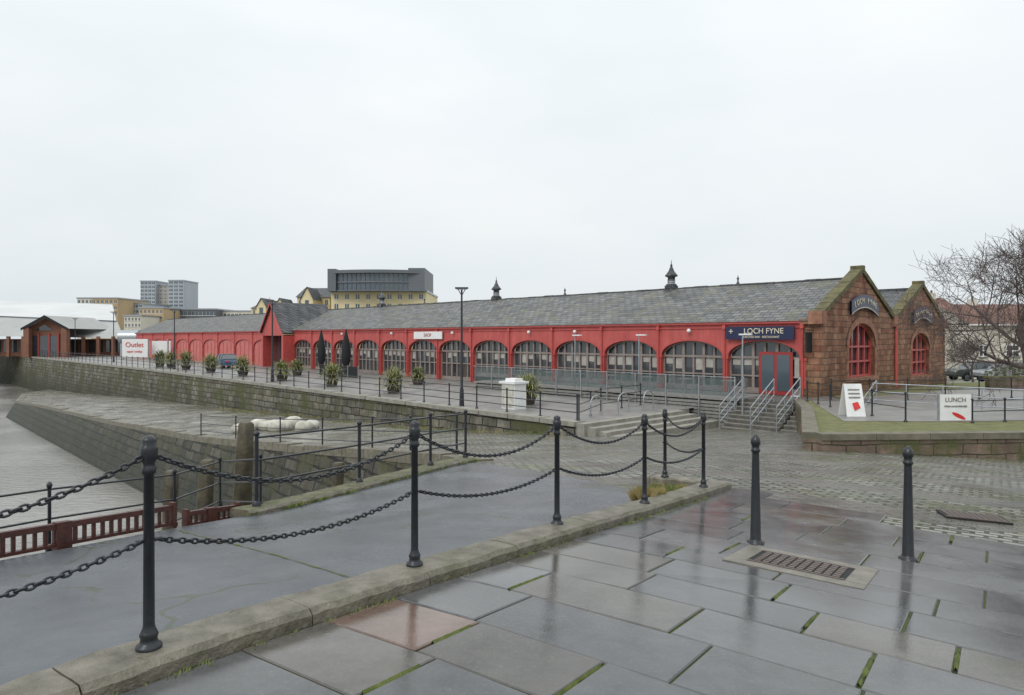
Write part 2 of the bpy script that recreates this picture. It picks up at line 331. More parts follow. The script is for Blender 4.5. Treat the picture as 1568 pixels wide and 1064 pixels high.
def kerbline(name,p0,p1,w,h,ln,m,below=.3,mt=None):
    mb=MB(name); d=Vector((p1[0]-p0[0],p1[1]-p0[1])); L=d.length; d.normalize(); nn=Vector((d.y,-d.x))
    t=0
    while t<L-.05:
        l=min(ln*random.uniform(.8,1.2),L-t)
        k=max(1,int(l/.1)); rows=[]; dh=random.uniform(-.006,.006)
        for i in range(k+1):
            tt=t+.004+(l-.008)*i/k; c=Vector(p0)+d*tt
            row=[]
            for s_,hh,ins in ((-1,-below,0),(-1,h-.025,0),(-1,h,.02),(-.33,h,0),(.33,h,0),(1,h,.03),(1,h-.035,0),(1,-below,0)):
                q=c+nn*(s_*(w/2-ins)+noise.noise(Vector((c.x*7,c.y*7,s_*3+hh)))*.018)
                row.append((q.x,q.y,H(c.x,c.y)+hh+dh+noise.noise(Vector((q.x*6,q.y*6,0)))*.012))
            rows.append(row)
        vs=[p for r in rows for p in r]; fs=[]; ft=[]
        for i in range(k):
            for j in range(7): (ft if (mt and 2<=j<=4) else fs).append((i*8+j,i*8+j+1,(i+1)*8+j+1,(i+1)*8+j))
        fs.append(tuple(range(8))); fs.append(tuple(range(k*8,k*8+8)))
        mb.add(vs,fs,m)
        if mt: mb.add(vs,ft,mt)
        t+=l
    return mb.build()
kerbline('stone_kerb',kp(-5,0),kp(8.84,0),.34,.12,1.25,m_kerb)
kerbline('stone_kerb',kp(8.7,-.19),kp(8.7,-1.15),.3,.12,.9,m_kerb)
m_km=M('moss_over_stone',(.05,.065,.015),(.20,.18,.12),rough=.8,scale=5,bs=.8,bscale=40,det=8)
kerbline('mossy_kerb',(-3.62,9.05),(-.93,14.8),.36,.1,1.1,m_kerb,mt=m_km)
def tuft(mb,x,y,z,r,h,nb,m):
    for i in range(nb):
        a=random.uniform(0,6.28); rr=r*math.sqrt(random.random()); bx,by=x+rr*math.cos(a),y+rr*math.sin(a)
        hh=h*random.uniform(.4,1); dx,dy=math.cos(a)*hh*.5,math.sin(a)*hh*.5; wx,wy=-math.sin(a)*.004,math.cos(a)*.004
        mb.add([(bx-wx,by-wy,z),(bx+wx,by+wy,z),(bx+dx*.5+wx*.7,by+dy*.5+wy*.7,z+hh*.7),(bx+dx,by+dy,z+hh)],[(0,1,2,3)],m)
m_gt=M('tuft_green',(.10,.15,.025),(.17,.19,.05),rough=.8)
m_gs=M('tuft_straw',(.35,.27,.12),(.2,.17,.06),rough=.8)
mb=MB('grass_tufts')
for i in range(150):
    p=random.uniform(-3,8.8)
    if noise.noise(Vector((p*1.3,0,5)))<-.02: continue
    side=random.choice([.2,.2,-.2]); x,y=kp(p,side); tuft(mb,x,y,H(x,y),.05,.04,26,m_gt)
for i in range(150):
    t=random.random(); x=-3.62+2.69*t+random.uniform(-.16,.24); y=9.05+5.75*t; tuft(mb,x,y,H(x,y)+.02,.1,.07,26,m_gt)
for i in range(60):
    x,y=kp(random.uniform(7.2,8.3),random.uniform(-.8,-.25)); tuft(mb,x,y,H(x,y),.09,.09,30,random.choice([m_gt,m_gt,m_gs]))
for i in range(40):
    x,y=kp(random.uniform(6.5,6.9),random.uniform(-.35,-.2)); tuft(mb,x,y,H(x,y),.08,.22,30,m_gs)
for i in range(160):
    u=random.uniform(4,40); x,y,_=FP(u,13.3+random.uniform(-.1,.5)); tuft(mb,x,y,H(x,y),.3,.2,14,random.choice([m_gt,m_gs]))
mb.build(fixn=False)
# mossy expansion joints across the asphalt
mb=MB('asphalt_joint_moss')
for (xa,ya),(xb,yb) in (((-4.0,8.0),(-1.0,5.0)),((-5.6,4.8),(-2.35,3.1))):
    n=90; vs=[]; fs=[]
    for i in range(n+1):
        t=i/n; x=xa+(xb-xa)*t; y=ya+(yb-ya)*t; wd_=max(.003,.006+.016*noise.noise(Vector((t*22,xa,0)))); jx=noise.noise(Vector((t*12,ya,3)))*.02
        for sd in (-1,1): vs.append((x+jx+.6*sd*wd_,y+jx+.8*sd*wd_,H(x,y)+.0145))
    for i in range(n): fs.append((i*2,i*2+1,i*2+3,i*2+2))
    mb.add(vs,fs,m_moss)
mb.build()
sheet('paving_joint_bed',[kp(-6,.1),kp(8.4,.1),kp(6.9,4),kp(4.6,9.3),kp(-9,9.6)],.6,H,m_joint,.006)
mb=MB('paving_slabs'); mb.cols=[]; jm=MB('joint_moss_strips')
p=-6.05
while p<9:
    rh=random.choice([.54,.58,.62,.6,.66]); q=.18
    first=True
    while q<9.5:
        L=random.uniform(.65,1.3)
        if first: L=random.uniform(.4,1.2); first=False
        pc,qc=p+rh/2,q+L/2
        if pc<8.75-.4*qc+.1:
            g=random.uniform(.004,.009); ga=random.uniform(.003,.006)
            mossy=random.random()<.42
            if mossy: g=.012
            cs=[(p+ga,q+g),(p+rh-ga,q+g),(p+rh-ga,q+L-g),(p+ga,q+L-g)]
            tz=[random.uniform(-.003,.003) for _ in range(4)]
            ins=[(p+ga+.008,q+g+.008),(p+rh-ga-.008,q+g+.008),(p+rh-ga-.008,q+L-g-.008),(p+ga+.008,q+L-g-.008)]
            vs=[]
            for (a,c_),z_ in zip(ins,tz):
                x,y=kp(a,c_); vs.append((x,y,H(x,y)+.020+z_))
            for (a,c_),z_ in zip(cs,tz):
                x,y=kp(a,c_); vs.append((x,y,H(x,y)+.012+z_))
            for (a,c_),z_ in zip(cs,tz):
                x,y=kp(a,c_); vs.append((x,y,H(x,y)-.01))
            mb.add(vs,[(0,1,2,3),(0,4,5,1),(1,5,6,2),(2,6,7,3),(3,7,4,0),(4,8,9,5),(5,9,10,6),(6,10,11,7),(7,11,8,4)],m_slab)
            v0=random.uniform(.08,.125); col=(v0,v0*1.0,v0*1.01)
            if random.random()<.15: col=(v0*1.12,v0*1.03,v0*.9)
            xw,yw=kp(pc,qc)
            if abs(xw+.62)<.42 and abs(yw-4.15)<.3: col=(.18,.12,.095)
            mb.cols+= [col]*9
            if (mossy or random.random()<.15) and q>.3 and q<7:
                n=12; vs=[]; fs=[]; s0=random.uniform(0,.3); s1=random.uniform(.7,1)
                for i in range(n+1):
                    pp=p+rh*(s0+(s1-s0)*i/n); wd_=.005+.014*max(0,.6+noise.noise(Vector((pp*9,q*3,1)))*1.3)*math.sin(math.pi*min(1,max(0,(i+.3)/(n+.6))))**.3
                    for sd,hh in ((-1,.012),(0,.030),(1,.012)):
                        x,y=kp(pp,q+sd*wd_+noise.noise(Vector((pp*20,sd,q)))*.004); vs.append((x,y,H(x,y)+hh+noise.noise(Vector((pp*30,sd*5,q)))*.004))
                for i in range(n):
                    for j in (0,1): fs.append((i*3+j,i*3+j+1,i*3+j+4,i*3+j+3))
                jm.add(vs,fs,m_moss,smooth=True)
        q+=L
    p+=rh
mb.build(); jm.build()
def drain(name,c,a,L,Wd,frame=True):
    x0,y0=c; ca,sa=math.cos(a),math.sin(a)
    def xf(s_,t_,z):
        x=x0+s_*ca-t_*sa; y=y0+s_*sa+t_*ca; return (x,y,H(x,y)+z)
    mb=MB(name,xf)
    if frame:
        for (s0,s1,t0,t1) in ((-L/2-.17,L/2+.17,Wd/2,Wd/2+.16),(-L/2-.17,L/2+.17,-Wd/2-.16,-Wd/2),(-L/2-.17,-L/2,-Wd/2,Wd/2),(L/2,L/2+.17,-Wd/2,Wd/2)): mb.box(s0+.003,s1-.003,t0+.003,t1-.003,0,.028,m_drainf)
    mb.box(-L/2,L/2,-Wd/2,Wd/2,0,.024,m_irond)
    mb.box(-L/2,L/2,-Wd/2,-Wd/2+.03,.02,.034,m_iron);mb.box(-L/2,L/2,Wd/2-.03,Wd/2,.02,.034,m_iron)
    nx,ny=int(L/.075),int(Wd/.075)
    for i in range(nx):
        for j in range(ny):
            cx=-L/2+.04+(L-.08)*(i+.5)/nx; cy=-Wd/2+.04+(Wd-.08)*(j+.5)/ny
            mb.box(cx-.027,cx+.027,cy-.024,cy+.024,.02,.034,m_iron)
    mb.build()
ak=math.atan2(-.582,.813)
drain('drain_cover',(2.58,6.1),ak,.8,.52)
drain('drain_cover',(6.15,9.1),ak+.3,.75,.5,False)
# ------------------------------------------------------------ bollards + chains
prof=[(0,.062),(.012,.064),(.025,.06),(.035,.045),(.06,.04),(.075,.046),(.09,.04),(.11,.031),(.13,.028),(.9,.025),(.905,.034),(.93,.036),(.94,.03),(.955,.028),(.975,.038),(1.0,.042),(1.03,.043),(1.045,.040),(1.055,.032),(1.075,.036),(1.09,.028),(1.1,.01)]
line=[(-3.0,1.92),(-1.87,3.515),(-.739,5.18),(.454,6.88),(1.63,8.39),(2.8,9.98)]
tops=[]
def zk(x,y): return H(x,y)+.12
for (x,y) in line+[(2.47,11.02)]:
    mb=MB('chain_bollard'); z=zk(x,y)-.005
    mb.lathe((x,y,z),prof,20,m_black)
    for hz in (.99,.56):
        mb.tube((x-.045,y-.04,z+hz),(x+.045,y+.04,z+hz),.01,m=m_black)
    mb.build(); tops.append((x,y,z))
def addlink(mb,c,t,roll):
    t=t.normalized(); up=Vector((0,0,1)); s_=t.cross(up).normalized(); up=s_.cross(t)
    a=s_*math.cos(roll)+up*math.sin(roll); b=t.cross(a)
    n,k=10,5; R=.0065; vs=[]
    for i in range(n):
        th=2*math.pi*i/n; cx,cy=math.cos(th),math.sin(th)
        ce=c+t*(cx*.024)+a*(cy*.0125); rad=(t*cx*.5+a*cy).normalized()
        for j in range(k):
            ph=2*math.pi*j/k; vs.append(tuple(ce+rad*math.cos(ph)*R+b*math.sin(ph)*R))
    fs=[(i*k+j,((i+1)%n)*k+j,((i+1)%n)*k+(j+1)%k,i*k+(j+1)%k) for i in range(n) for j in range(k)]
    mb.add(vs,fs,m_black,smooth=True)
def chain(a,b,sag):
    mb=MB('hanging_chain'); a=Vector(a); b=Vector(b); f=lambda t:a.lerp(b,t)-Vector((0,0,sag*4*t*(1-t)))
    pts=[f(i/400) for i in range(401)]; acc=0; k=0; last=pts[0]
    for i in range(1,401):
        acc+=(pts[i]-last).length; last=pts[i]
        if acc>=.037: acc-=.037; addlink(mb,pts[i],pts[min(i+1,400)]-pts[i-1],(k%2)*math.pi/2+.5+random.uniform(-.15,.15)); k+=1
    mb.build(fixn=False)
for (a,b) in zip(tops[:-1],tops[1:]):
    short=(a==tops[5])
    d=Vector((b[0]-a[0],b[1]-a[1],0)).normalized()*.035
    for hz,sg in ((.99,.21),(.56,.12)):
        if short: sg*=.8
        sg*=random.uniform(.92,1.08)
        chain((a[0]+d.x,a[1]+d.y,a[2]+hz),(b[0]-d.x,b[1]-d.y,b[2]+hz),sg)
prof2=[(0,.085),(.015,.085),(.03,.06),(.05,.052),(.9,.034),(.92,.034),(.93,.045),(.95,.045),(.96,.037),(.99,.037),(1.0,.046),(1.03,.048),(1.06,.042),(1.08,.026),(1.1,.012)]
for x,y in ((2.456,6.88),(3.83,6.6)):
    mb=MB('iron_bollard'); mb.lathe((x,y,H(x,y)+.017),prof2,20,m_black); mb.build()
# ------------------------------------------------------------ railings
def railing(name,pts,h,levels,pr,rr,m,spacing=2,knob=True,sub=True):
    mb=MB(name); P_=[Vector(p) for p in pts]; posts=[]
    for a,b in zip(P_[:-1],P_[1:]):
        k=max(1,round((b-a).length/spacing)) if sub else 1
        for i in range(k): posts.append(a.lerp(b,i/k))
    posts.append(P_[-1])
    for p in posts:
        mb.tube(p,p+Vector((0,0,h)),pr,m=m)
        if knob:
            mb.lathe(tuple(p+Vector((0,0,h-.02))),[(0,pr),(.01,pr*1.3),(.035,pr*1.7),(.06,pr*1.3),(.075,pr*.4)],8,m)
            mb.lathe(tuple(p),[(0,pr*2.2),(.03,pr*2.2),(.08,pr*1.2)],8,m)
    for a,b in zip(posts[:-1],posts[1:]):
        for l in levels: mb.tube(a+Vector((0,0,h*l)),b+Vector((0,0,h*l)),rr,m=m,n=6)
    return mb.build()
zz=lambda x,y,o=0:(x,y,H(x,y)+o)
railing('dock_railing',[zz(-3.5,10.1-.75,.1),zz(-2.55,11.4,.1),zz(-1.6,13.4,.1),zz(-1.0,14.7,.1)],.98,(.96,.64,.32),.028,.016,m_black,sub=False)
railing('dock_railing',[(-6.7,3.6,-.6),(-5.9,5.5,-.6),(-5.05,7.45,-.72),(-4.4,8.9,-.85),(-4.45,10.4,-.95),(-3.5,9.5,-.75)],.7,(.96,.5,.1),.018,.012,m_black,sub=False)
slp=[(-1.7,17.8),(-3.3,20.4),(-5.0,23.1),(-7.5,26),(-10.1,28.9),(-13.2,31.9),(-16.2,34.9)]
railing('slipway_railing',[zz(x+.25,y+.1) for x,y in slp],1.1,(.96,.6,.25),.03,.018,m_black,spacing=3.6)
railing('quay_railing',[FP(u,12.2,quayz(u)+.04) for u in (4.3,30,60,110,195)],1.08,(.96,.64,.32),.034,.022,m_black,spacing=2.1)
railing('quay_railing',[FP(4.2,12.2,-1.86),FP(6,8.5,-1.86),FP(6.5,4.6,-1.86)],1.08,(.96,.64,.32),.03,.018,m_black,spacing=2)
def palisade(p0,p1,z0,z1,h):
    mb=MB('timber_fender_fence'); a=Vector((*p0,z0)); b=Vector((*p1,z1)); d=b-a; L=d.length; d.normalize(); nn=Vector((d.y,-d.x,0)).normalized()
    def bar(t0,t1,zlo,zhi,w):
        A_=a+d*t0; B_=a+d*t1; vs=[]
        for z in (zlo,zhi):
            for p_,s_ in ((A_,-1),(B_,-1),(B_,1),(A_,1)): vs.append(tuple(p_+nn*s_*w+Vector((0,0,z))))
        mb.add(vs,[(0,3,2,1),(4,5,6,7),(0,1,5,4),(1,2,6,5),(2,3,7,6),(3,0,4,7)],m_brownw)
    bar(0,L,h-.06,h,.03); bar(0,L,0,.035,.03)
    t=.03
    while t<L-.05:
        zt_=h-.062; bar(t,t+random.uniform(.032,.042),.037,zt_-random.uniform(0,.004),.012); t+=.1
    bar(L*.35,L*.35+.16,-.1,h+.01,.04); bar(-.05,0,-.1,h+.03,.04); bar(L,L+.05,-.1,h+.03,.04)
    mb.build()
palisade((-4.98,6.3),(-4.1,8.2),H(-4.8,6.4)+.02,H(-3.97,8.15)+.02,.24)
palisade((-6.6,2.9),(-5.05,6.2),H(-6.5,3)+.02,H(-4.8,6.4)+.02,.24)
palisade((-4.02,8.45),(-3.75,9.3),H(-3.9,8.4)-.03,H(-3.5,9.3)-.05,.18)
for x,y,zt,r in ((-5.5,14.0,-.12,.17),(-5.9,13.2,-.75,.14),(-7.7,15.5,-1.4,.17),(-3.9,15.4,-1.2,.13)):
    mb=MB('timber_pile'); Hh=zt+7.3
    pr_=[(Hh*i/12,r*(1.1-.18*i/12)) for i in range(12)]+[(Hh-.04,r*.88),(Hh,r*.68)]
    mb.lathe((x-.35,y,-7.3),pr_,14,m_pile,tilt=(.055,.0),wob=.35)
    mb.build()
# ------------------------------------------------------------ fish market building
B=empty('fish_market_building')
bay=4.23; DZ=-1.3; ZE=2.5; NB=13
front=MB('arcade_wall',FP,B); gl=MB('arcade_windows',FP,B); rf=MB('roof',FP,B)
def archz(t,zs,zc): return zs+(zc-zs)*math.sqrt(max(0,1-t*t))
def bayf(u0,u1,glazed,zb):
    col=.17; a=u0+col; b=u1-col; zs,zc=.62,1.47; n=18
    ts=[-math.cos(math.pi*i/n) for i in range(n+1)]
    us_=[(a+b)/2+t*(b-a)/2 for t in ts]; zsx=[archz(t,zs,zc) for t in ts]
    for i in range(n):
        front.add([(us_[i],0,zsx[i]),(us_[i+1],0,zsx[i+1]),(us_[i+1],0,ZE-.12),(us_[i],0,ZE-.12)],[(0,1,2,3)],m_red)
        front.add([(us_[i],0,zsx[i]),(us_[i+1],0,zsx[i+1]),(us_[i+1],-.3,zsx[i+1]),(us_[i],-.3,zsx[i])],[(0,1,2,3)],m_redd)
        front.add([(us_[i],.04,zsx[i]),(us_[i+1],.04,zsx[i+1]),(us_[i+1],.04,zsx[i+1]+.07),(us_[i],.04,zsx[i]+.07)],[(0,1,2,3)],m_redp)
    front.add([(u0,0,zs),(a,0,zs),(a,0,ZE-.12),(u0,0,ZE-.12)],[(0,1,2,3)],m_red)
    front.add([(b,0,zs),(u1,0,zs),(u1,0,ZE-.12),(b,0,ZE-.12)],[(0,1,2,3)],m_red)
    front.box(u0-.13,u0+.13,-.28,.03,zb,zs-.002,m_redp)
    front.box(u0-.19,u0+.19,-.28,.06,zs-.14,zs-.0025,m_redp)
    front.tube((u0,.1,zb),(u0,.1,ZE-.1),.045,m=m_redp)
    front.box(u0-.09,u0+.09,.02,.2,2.1,2.3,m_redp)
    if glazed:
        gl.add([(a,-.36,zb),(b,-.36,zb)]+[(us_[i],-.36,zsx[i]) for i in range(n,-1,-1)],[tuple(range(n+3))],m_glass)
        W_=b-a; k=6
        for i in range(k+1):
            uu=a+W_*i/k; t=(uu-(a+b)/2)/((b-a)/2); top=archz(t,zs,zc)
            ww=.05 if i%2 else .075
            if i in (0,k): ww=.04
            gl.box(uu-ww,uu+ww,-.35,-.26,zb,max(top,zs)-.01,m_frame)
        gl.box(a,b,-.345,-.24,zs-.09,zs+.03,m_frame); gl.box(a,b,-.345,-.24,-.42,-.34,m_frame); gl.box(a,b,-.345,-.25,zb,zb+.3,m_frame)
        for i in range(k):
            uu=a+W_*(i+.5)/k
            if random.random()<.75: gl.box(uu-.22,uu+.22,-.358,-.34,random.uniform(-.2,.2),.5,m_cream)
            if random.random()<.3: gl.box(uu-.24,uu+.24,-.358,-.342,zb+.3,-.43,m_terra)
        for i in range(n):
            gl.add([(us_[i],-.25,zsx[i]-.1),(us_[i+1],-.25,zsx[i+1]-.1),(us_[i+1],-.25,zsx[i+1]),(us_[i],-.25,zsx[i])],[(0,1,2,3)],m_frame)
    else:
        gl.add([(a,-.12,zb),(b,-.12,zb)]+[(us_[i],-.12,zsx[i]) for i in range(n,-1,-1)],[tuple(range(n+3))],m_pink)
        for k in (1,2,3): uu=a+(b-a)*k/4; gl.box(uu-.03,uu+.03,-.115,-.08,zb,1.1,m_redp)
for i in range(NB): bayf(i*bay,(i+1)*bay,True,DZ if i<6 else quayz(i*bay)+.05)
uP=NB*bay; pw=5.0
front.box(uP-.13,uP+.13,-.28,.03,-1.8,.6,m_redp)
u=uP+pw
while u<uP+pw+50: bayf(u,u+5.4,False,-1.6); u+=5.4
UE=u
front.box(0,UE,0,.16,ZE-.14,ZE-.02,m_redp); front.box(0,UE,.03,.07,ZE-.36,ZE-.30,m_redp)
front.add([(UE,0,-2),(UE,0,ZE),(UE,-5.6,4.95),(UE,-11,ZE),(UE,-11,-2)],[(0,1,2,3,4)],m_red)
front.add([(uP,1.2,ZE-.6),(uP+pw,1.2,ZE-.6),(uP+pw,1.2,ZE),(uP+pw/2,1.2,5.3),(uP,1.2,ZE)],[(0,1,2,3,4)],m_red)
for s_ in (0,pw): front.box(uP+s_-.2,uP+s_+.2,-.1,1.25,-1.65,ZE-.6,m_redp)
gl.box(uP+.2,uP+pw-.2,-.2,-.1,-1.6,2,m_glass)
for i in range(5): gl.box(uP+.4+i*1.0,uP+.5+i*1.0,-.1,-.02,-1.6,2,m_redd)
for sgn in (-1,1):
    c=uP+pw/2
    e=(c+sgn*(pw/2+.35),2.2); t=(c,5.55)
    rf.add([(e[0],1.5,e[1]),(t[0],1.5,t[1]),(t[0],-5.3,t[1]),(e[0],-5.3,e[1])],[(0,1,2,3)],m_slate2)
    front.add([(e[0],1.51,e[1]-.22),(t[0],1.51,t[1]-.2),(t[0],1.51,t[1]+.06),(e[0],1.51,e[1]+.06)],[(0,1,2,3)],m_redp)
front.tube((uP+pw/2,1.5,5.4),(uP+pw/2,1.5,6.1),.06,.02,m=m_redp)
def roofslope(u0,u1,v0,z0,v1,z1,m):
    n=60
    for i in range(n):
        a=u0+(u1-u0)*i/n; b=u0+(u1-u0)*(i+1)/n; s=lambda q:-.035*(1+noise.noise(Vector((q*.15,v0,0))))
        rf.add([(a,v0,z0),(b,v0,z0),(b,v1,z1+s(b)),(a,v1,z1+s(a))],[(0,1,2,3)],m)
roofslope(-.45,UE+.1,.22,ZE-.02,-5.6,4.98,m_slate); roofslope(-.45,UE+.1,-5.6,4.95,-11,ZE+.1,m_slate)
roofslope(-.45,UE+.1,-11,ZE+.1,-16,4.85,m_slate2); roofslope(-.45,UE+.1,-16,4.85,-21.6,ZE-.1,m_slate2)
u=-.45
while u<UE: rf.box(u,min(u+.9,UE)-.02,-5.74,-5.46,4.86,4.98+random.uniform(-.02,.02),m_slate2); u+=.9
rf.box(-.45,UE,-16.1,-15.9,4.8,4.92,m_slate2)
def cup(u,big):
    x,y,z=FP(u,-5.6,4.85)
    if big:
        rf.box(u-.32,u+.32,-5.92,-5.28,4.75,5.15,m_slate2)
        rf.lathe((x,y,5.12),[(0,.36),(.1,.38),(.16,.25),(.6,.25),(.66,.42),(.72,.43),(.82,.34),(1.0,.2),(1.2,.12),(1.35,.06),(1.4,.09),(1.5,.03),(1.75,.012)],14,m_slate2)
        rf.lathe((x,y,5.28),[(0,.27),(.05,.27),(.05,.22),(.1,.27),(.15,.27),(.15,.22),(.2,.27),(.25,.27)],8,m_steel)
    else: rf.lathe((x,y,4.92),[(0,.12),(.15,.1),(.2,.05),(.35,.05),(.4,.09),(.5,.03),(.62,.01)],8,m_slate2)
for px,bg in ((1028,1),(760,1),(865,0),(1130,0),(650,0),(585,1)):
    k=(px-784)/F
    u_=(14.51+.721*5.6-k*(34+.693*5.6))/(.693+.721*k); cup(u_,bg)
front.build(); gl.build(); rf.build()
st=MB('sandstone_gables',FP,B)
UG=-.89
def gable(s0,s1,peak,sh0,sh1,wc,wh,sill,spring,crown):
    mid=(s0+s1)/2
    def top(s_): return sh0+(peak-sh0)*(s_-s0)/(mid-s0) if s_<mid else sh1+(peak-sh1)*(s1-s_)/(s1-mid)
    xs=sorted(set([s0,mid,s1,wc-wh,wc+wh]+[wc+wh*math.sin(math.pi*(i/16-.5)) for i in range(17)]+[s0+(s1-s0)*i/12 for i in range(13)]))
    for a,b in zip(xs[:-1],xs[1:]):
        if b-a<1e-5: continue
        m_=(a+b)/2
        if abs(m_-wc)<wh:
            za,zb=[archz(max(-1,min(1,(q-wc)/wh)),spring,crown) for q in (a,b)]
            st.add([(UG,-a,-2.6),(UG,-b,-2.6),(UG,-b,sill),(UG,-a,sill)],[(0,1,2,3)],m_sand)
            st.add([(UG,-a,za),(UG,-b,zb),(UG,-b,top(b)),(UG,-a,top(a))],[(0,1,2,3)],m_sand)
            st.add([(UG,-a,za),(UG,-b,zb),(UG+.35,-b,zb),(UG+.35,-a,za)],[(0,1,2,3)],m_trim)
            def o(q,r):
                t=max(-1,min(1,(q-wc)/wh)); return (UG-.05,-(wc+(wh+r)*t),spring+(crown-spring+r)*math.sqrt(max(0,1-t*t)))
            st.add([o(a,0),o(b,0),o(b,.36),o(a,.36)],[(0,1,2,3)],m_trim)
            st.add([(UG+.33,-a,sill),(UG+.33,-b,sill),(UG+.33,-b,zb),(UG+.33,-a,za)],[(0,1,2,3)],m_glass)
            st.add([(UG+.2,-a,za-.14),(UG+.2,-b,zb-.14),(UG+.2,-b,zb),(UG+.2,-a,za)],[(0,1,2,3)],m_redp)
        else: st.add([(UG,-a,-2.6),(UG,-b,-2.6),(UG,-b,top(b)),(UG,-a,top(a))],[(0,1,2,3)],m_sand)
    for sg in (-1,1):
        z=sill; k=0
        while z<spring-.05:
            ex=.34 if k%2 else .2; z1=min(z+.33,spring)
            c0=wc+sg*wh; c1=c0+sg*ex
            st.box(UG-.03,UG+.3,-max(c0,c1),-min(c0,c1),z+.006,z1-.006,m_trim); z=z1; k+=1
        st.add([(UG,-(wc+sg*wh),sill),(UG+.33,-(wc+sg*wh),sill),(UG+.33,-(wc+sg*wh),spring),(UG,-(wc+sg*wh),spring)],[(0,1,2,3)],m_trim)
    st.box(UG-.12,UG+.3,-(wc+wh+.3),-(wc-wh-.3),sill-.2,sill-.003,m_trim)
    for i in range(5):
        q=wc-wh+.06+(2*wh-.12)*i/4; zt=archz((q-wc)/wh,spring,crown)
        wb=.085 if i in (0,2,4) else .045
        st.box(UG+.2,UG+.31,-q-wb,-q+wb,sill,zt-.02,m_redp)
    for z in (sill+.06,sill+(spring-sill)*.5,spring-.05): st.box(UG+.19,UG+.312,-(wc+wh),-(wc-wh),z-.05,z+.05,m_redp)
    for k,(a,b,za,zb) in enumerate(((s0-.25,mid,sh0,peak),(mid,s1+.25,peak,sh1))):
        n=9
        for i in range(n):
            t0,t1=i/n+.004,(i+1)/n-.004; dz=random.uniform(-.012,.012)
            aa,bb=a+(b-a)*t0,a+(b-a)*t1; z0_,z1_=za+(zb-za)*t0+dz,za+(zb-za)*t1+dz
            vs=[]
            for uu in (UG-.1,UG+.5): vs+=[(uu,-aa,z0_+.02),(uu,-bb,z1_+.02),(uu,-bb,z1_+.3),(uu,-aa,z0_+.3)]
            st.add(vs,[(0,1,2,3),(7,6,5,4),(0,4,5,1),(1,5,6,2),(2,6,7,3),(3,7,4,0)],m_cope)
    st.box(UG-.12,UG+.52,-mid-.2,-mid+.2,peak+.1,peak+.4,m_cope)
gable(0,10.7,5.15,2.5,2.5,5.45,1.95,-.5,1.2,2.42)
gable(10.7,21.45,4.95,2.5,2.4,15.8,1.9,-.8,.9,1.95)
for s_ in (0,10.7,21.3): st.box(UG-.14,UG+.52,-s_-.32,-s_+.32,2.3,2.95,m_trim)
st.tube((UG-.1,-10.7,2.3),(UG-.1,-10.7,-1.3),.08,m=m_redp)
st.box(UG-.12,UG,-21.4,-.0,-2.4,-1.0,m_sand)
st.add([(UG,0,-2.6),(0.05,0,-2.6),(0.05,0,2.5),(UG,0,2.5)],[(0,1,2,3)],m_sandU)
st.box(UG,.1,0.004,.12,-2.6,-.9,m_sandU); st.box(UG-.1,.12,-.28,.16,2.31,2.55,m_trim)
st.add([(.05,.0,-2.6),(.05,-.5,-2.6),(.05,-.5,2.5),(.05,0,2.5)],[(0,1,2,3)],m_sandU)
st.build()
def text(body,loc,size,xdir,m,parent=None,name='lettering'):
    c=bpy.data.curves.new(name,'FONT'); c.body=body; c.size=size; c.align_x='CENTER'; c.align_y='CENTER'; c.extrude=.008; c.materials.append(m)
    o=bpy.data.objects.new(name,c); S.collection.objects.link(o)
    X_=Vector(xdir).normalized(); Zu=Vector((0,0,1)); Nn=X_.cross(Zu)
    R=Matrix((X_,Zu,Nn)).transposed().to_4x4(); o.matrix_world=Matrix.Translation(loc)@R
    if parent: o.parent=parent
    return o
xf_dir=(.693,-.721,0)
sg=MB('restaurant_sign',FP)
sg.box(.35,4.05,.18,.26,1.54,2.22,m_navy)
so=sg.build(); text('LOCH FYNE',FP(1.95,.275,1.97),.4,xf_dir,m_gold,so); text('SEAFOOD BAR · RESTAURANT',FP(2.1,.275,1.67),.15,xf_dir,m_gold,so,'small_lettering')
text('+',FP(3.75,.275,1.95),.5,xf_dir,m_gold,so,'emblem')
sg=MB('white_shop_sign',FP); sg.box(28.8,32.6,.16,.24,1.55,2.15,m_white); so=sg.build(); text('SHOP',FP(30.7,.25,1.85),.4,xf_dir,m_redd,so)
gd=(.721,.693,0)
for mid,zc,nm in ((5.4,3.6,'LOCH FYNE'),(15.8,3.25,'BREWHOUSE')):
    sg=MB('curved_gable_sign',FP); n=14; hw=2.0
    f=lambda t:(mid+t*hw, zc-.42*t*t)
    for i in range(n):
        t0,t1=-1+2*i/n,-1+2*(i+1)/n
        a,b=f(t0),f(t1)
        vs=[]
        for uu in (UG-.2,UG-.1):
            vs+=[(uu,-a[0],a[1]-.36),(uu,-b[0],b[1]-.36),(uu,-b[0],b[1]+.36),(uu,-a[0],a[1]+.36)]
        sg.add(vs,[(0,1,2,3),(4,5,6,7),(0,4,5,1),(3,7,6,2)],m_navy)
        sg.add([(UG-.205,-a[0],a[1]-.34),(UG-.205,-b[0],b[1]-.34),(UG-.205,-b[0],b[1]-.30),(UG-.205,-a[0],a[1]-.30)],[(0,1,2,3)],m_gold)
    so=sg.build()
    for i,ch in enumerate(nm):
        t=(-1+2*(i+.5)/len(nm))*.86; text(ch,FP(UG-.215,-(mid+t*hw),zc-.42*t*t+.03),.42,gd,m_gold,so,'letter')
hs=MB('hanging_wall_sign',FP); hs.box(-.5,-.42,.15,.75,.9,1.9,m_cloth); hs.tube((-.46,0,2.0),(-.46,.8,2.0),.02,m=m_black); hs.tube((-.46,.4,2.0),(-.46,.4,1.9),.015,m=m_black)
hs.build()
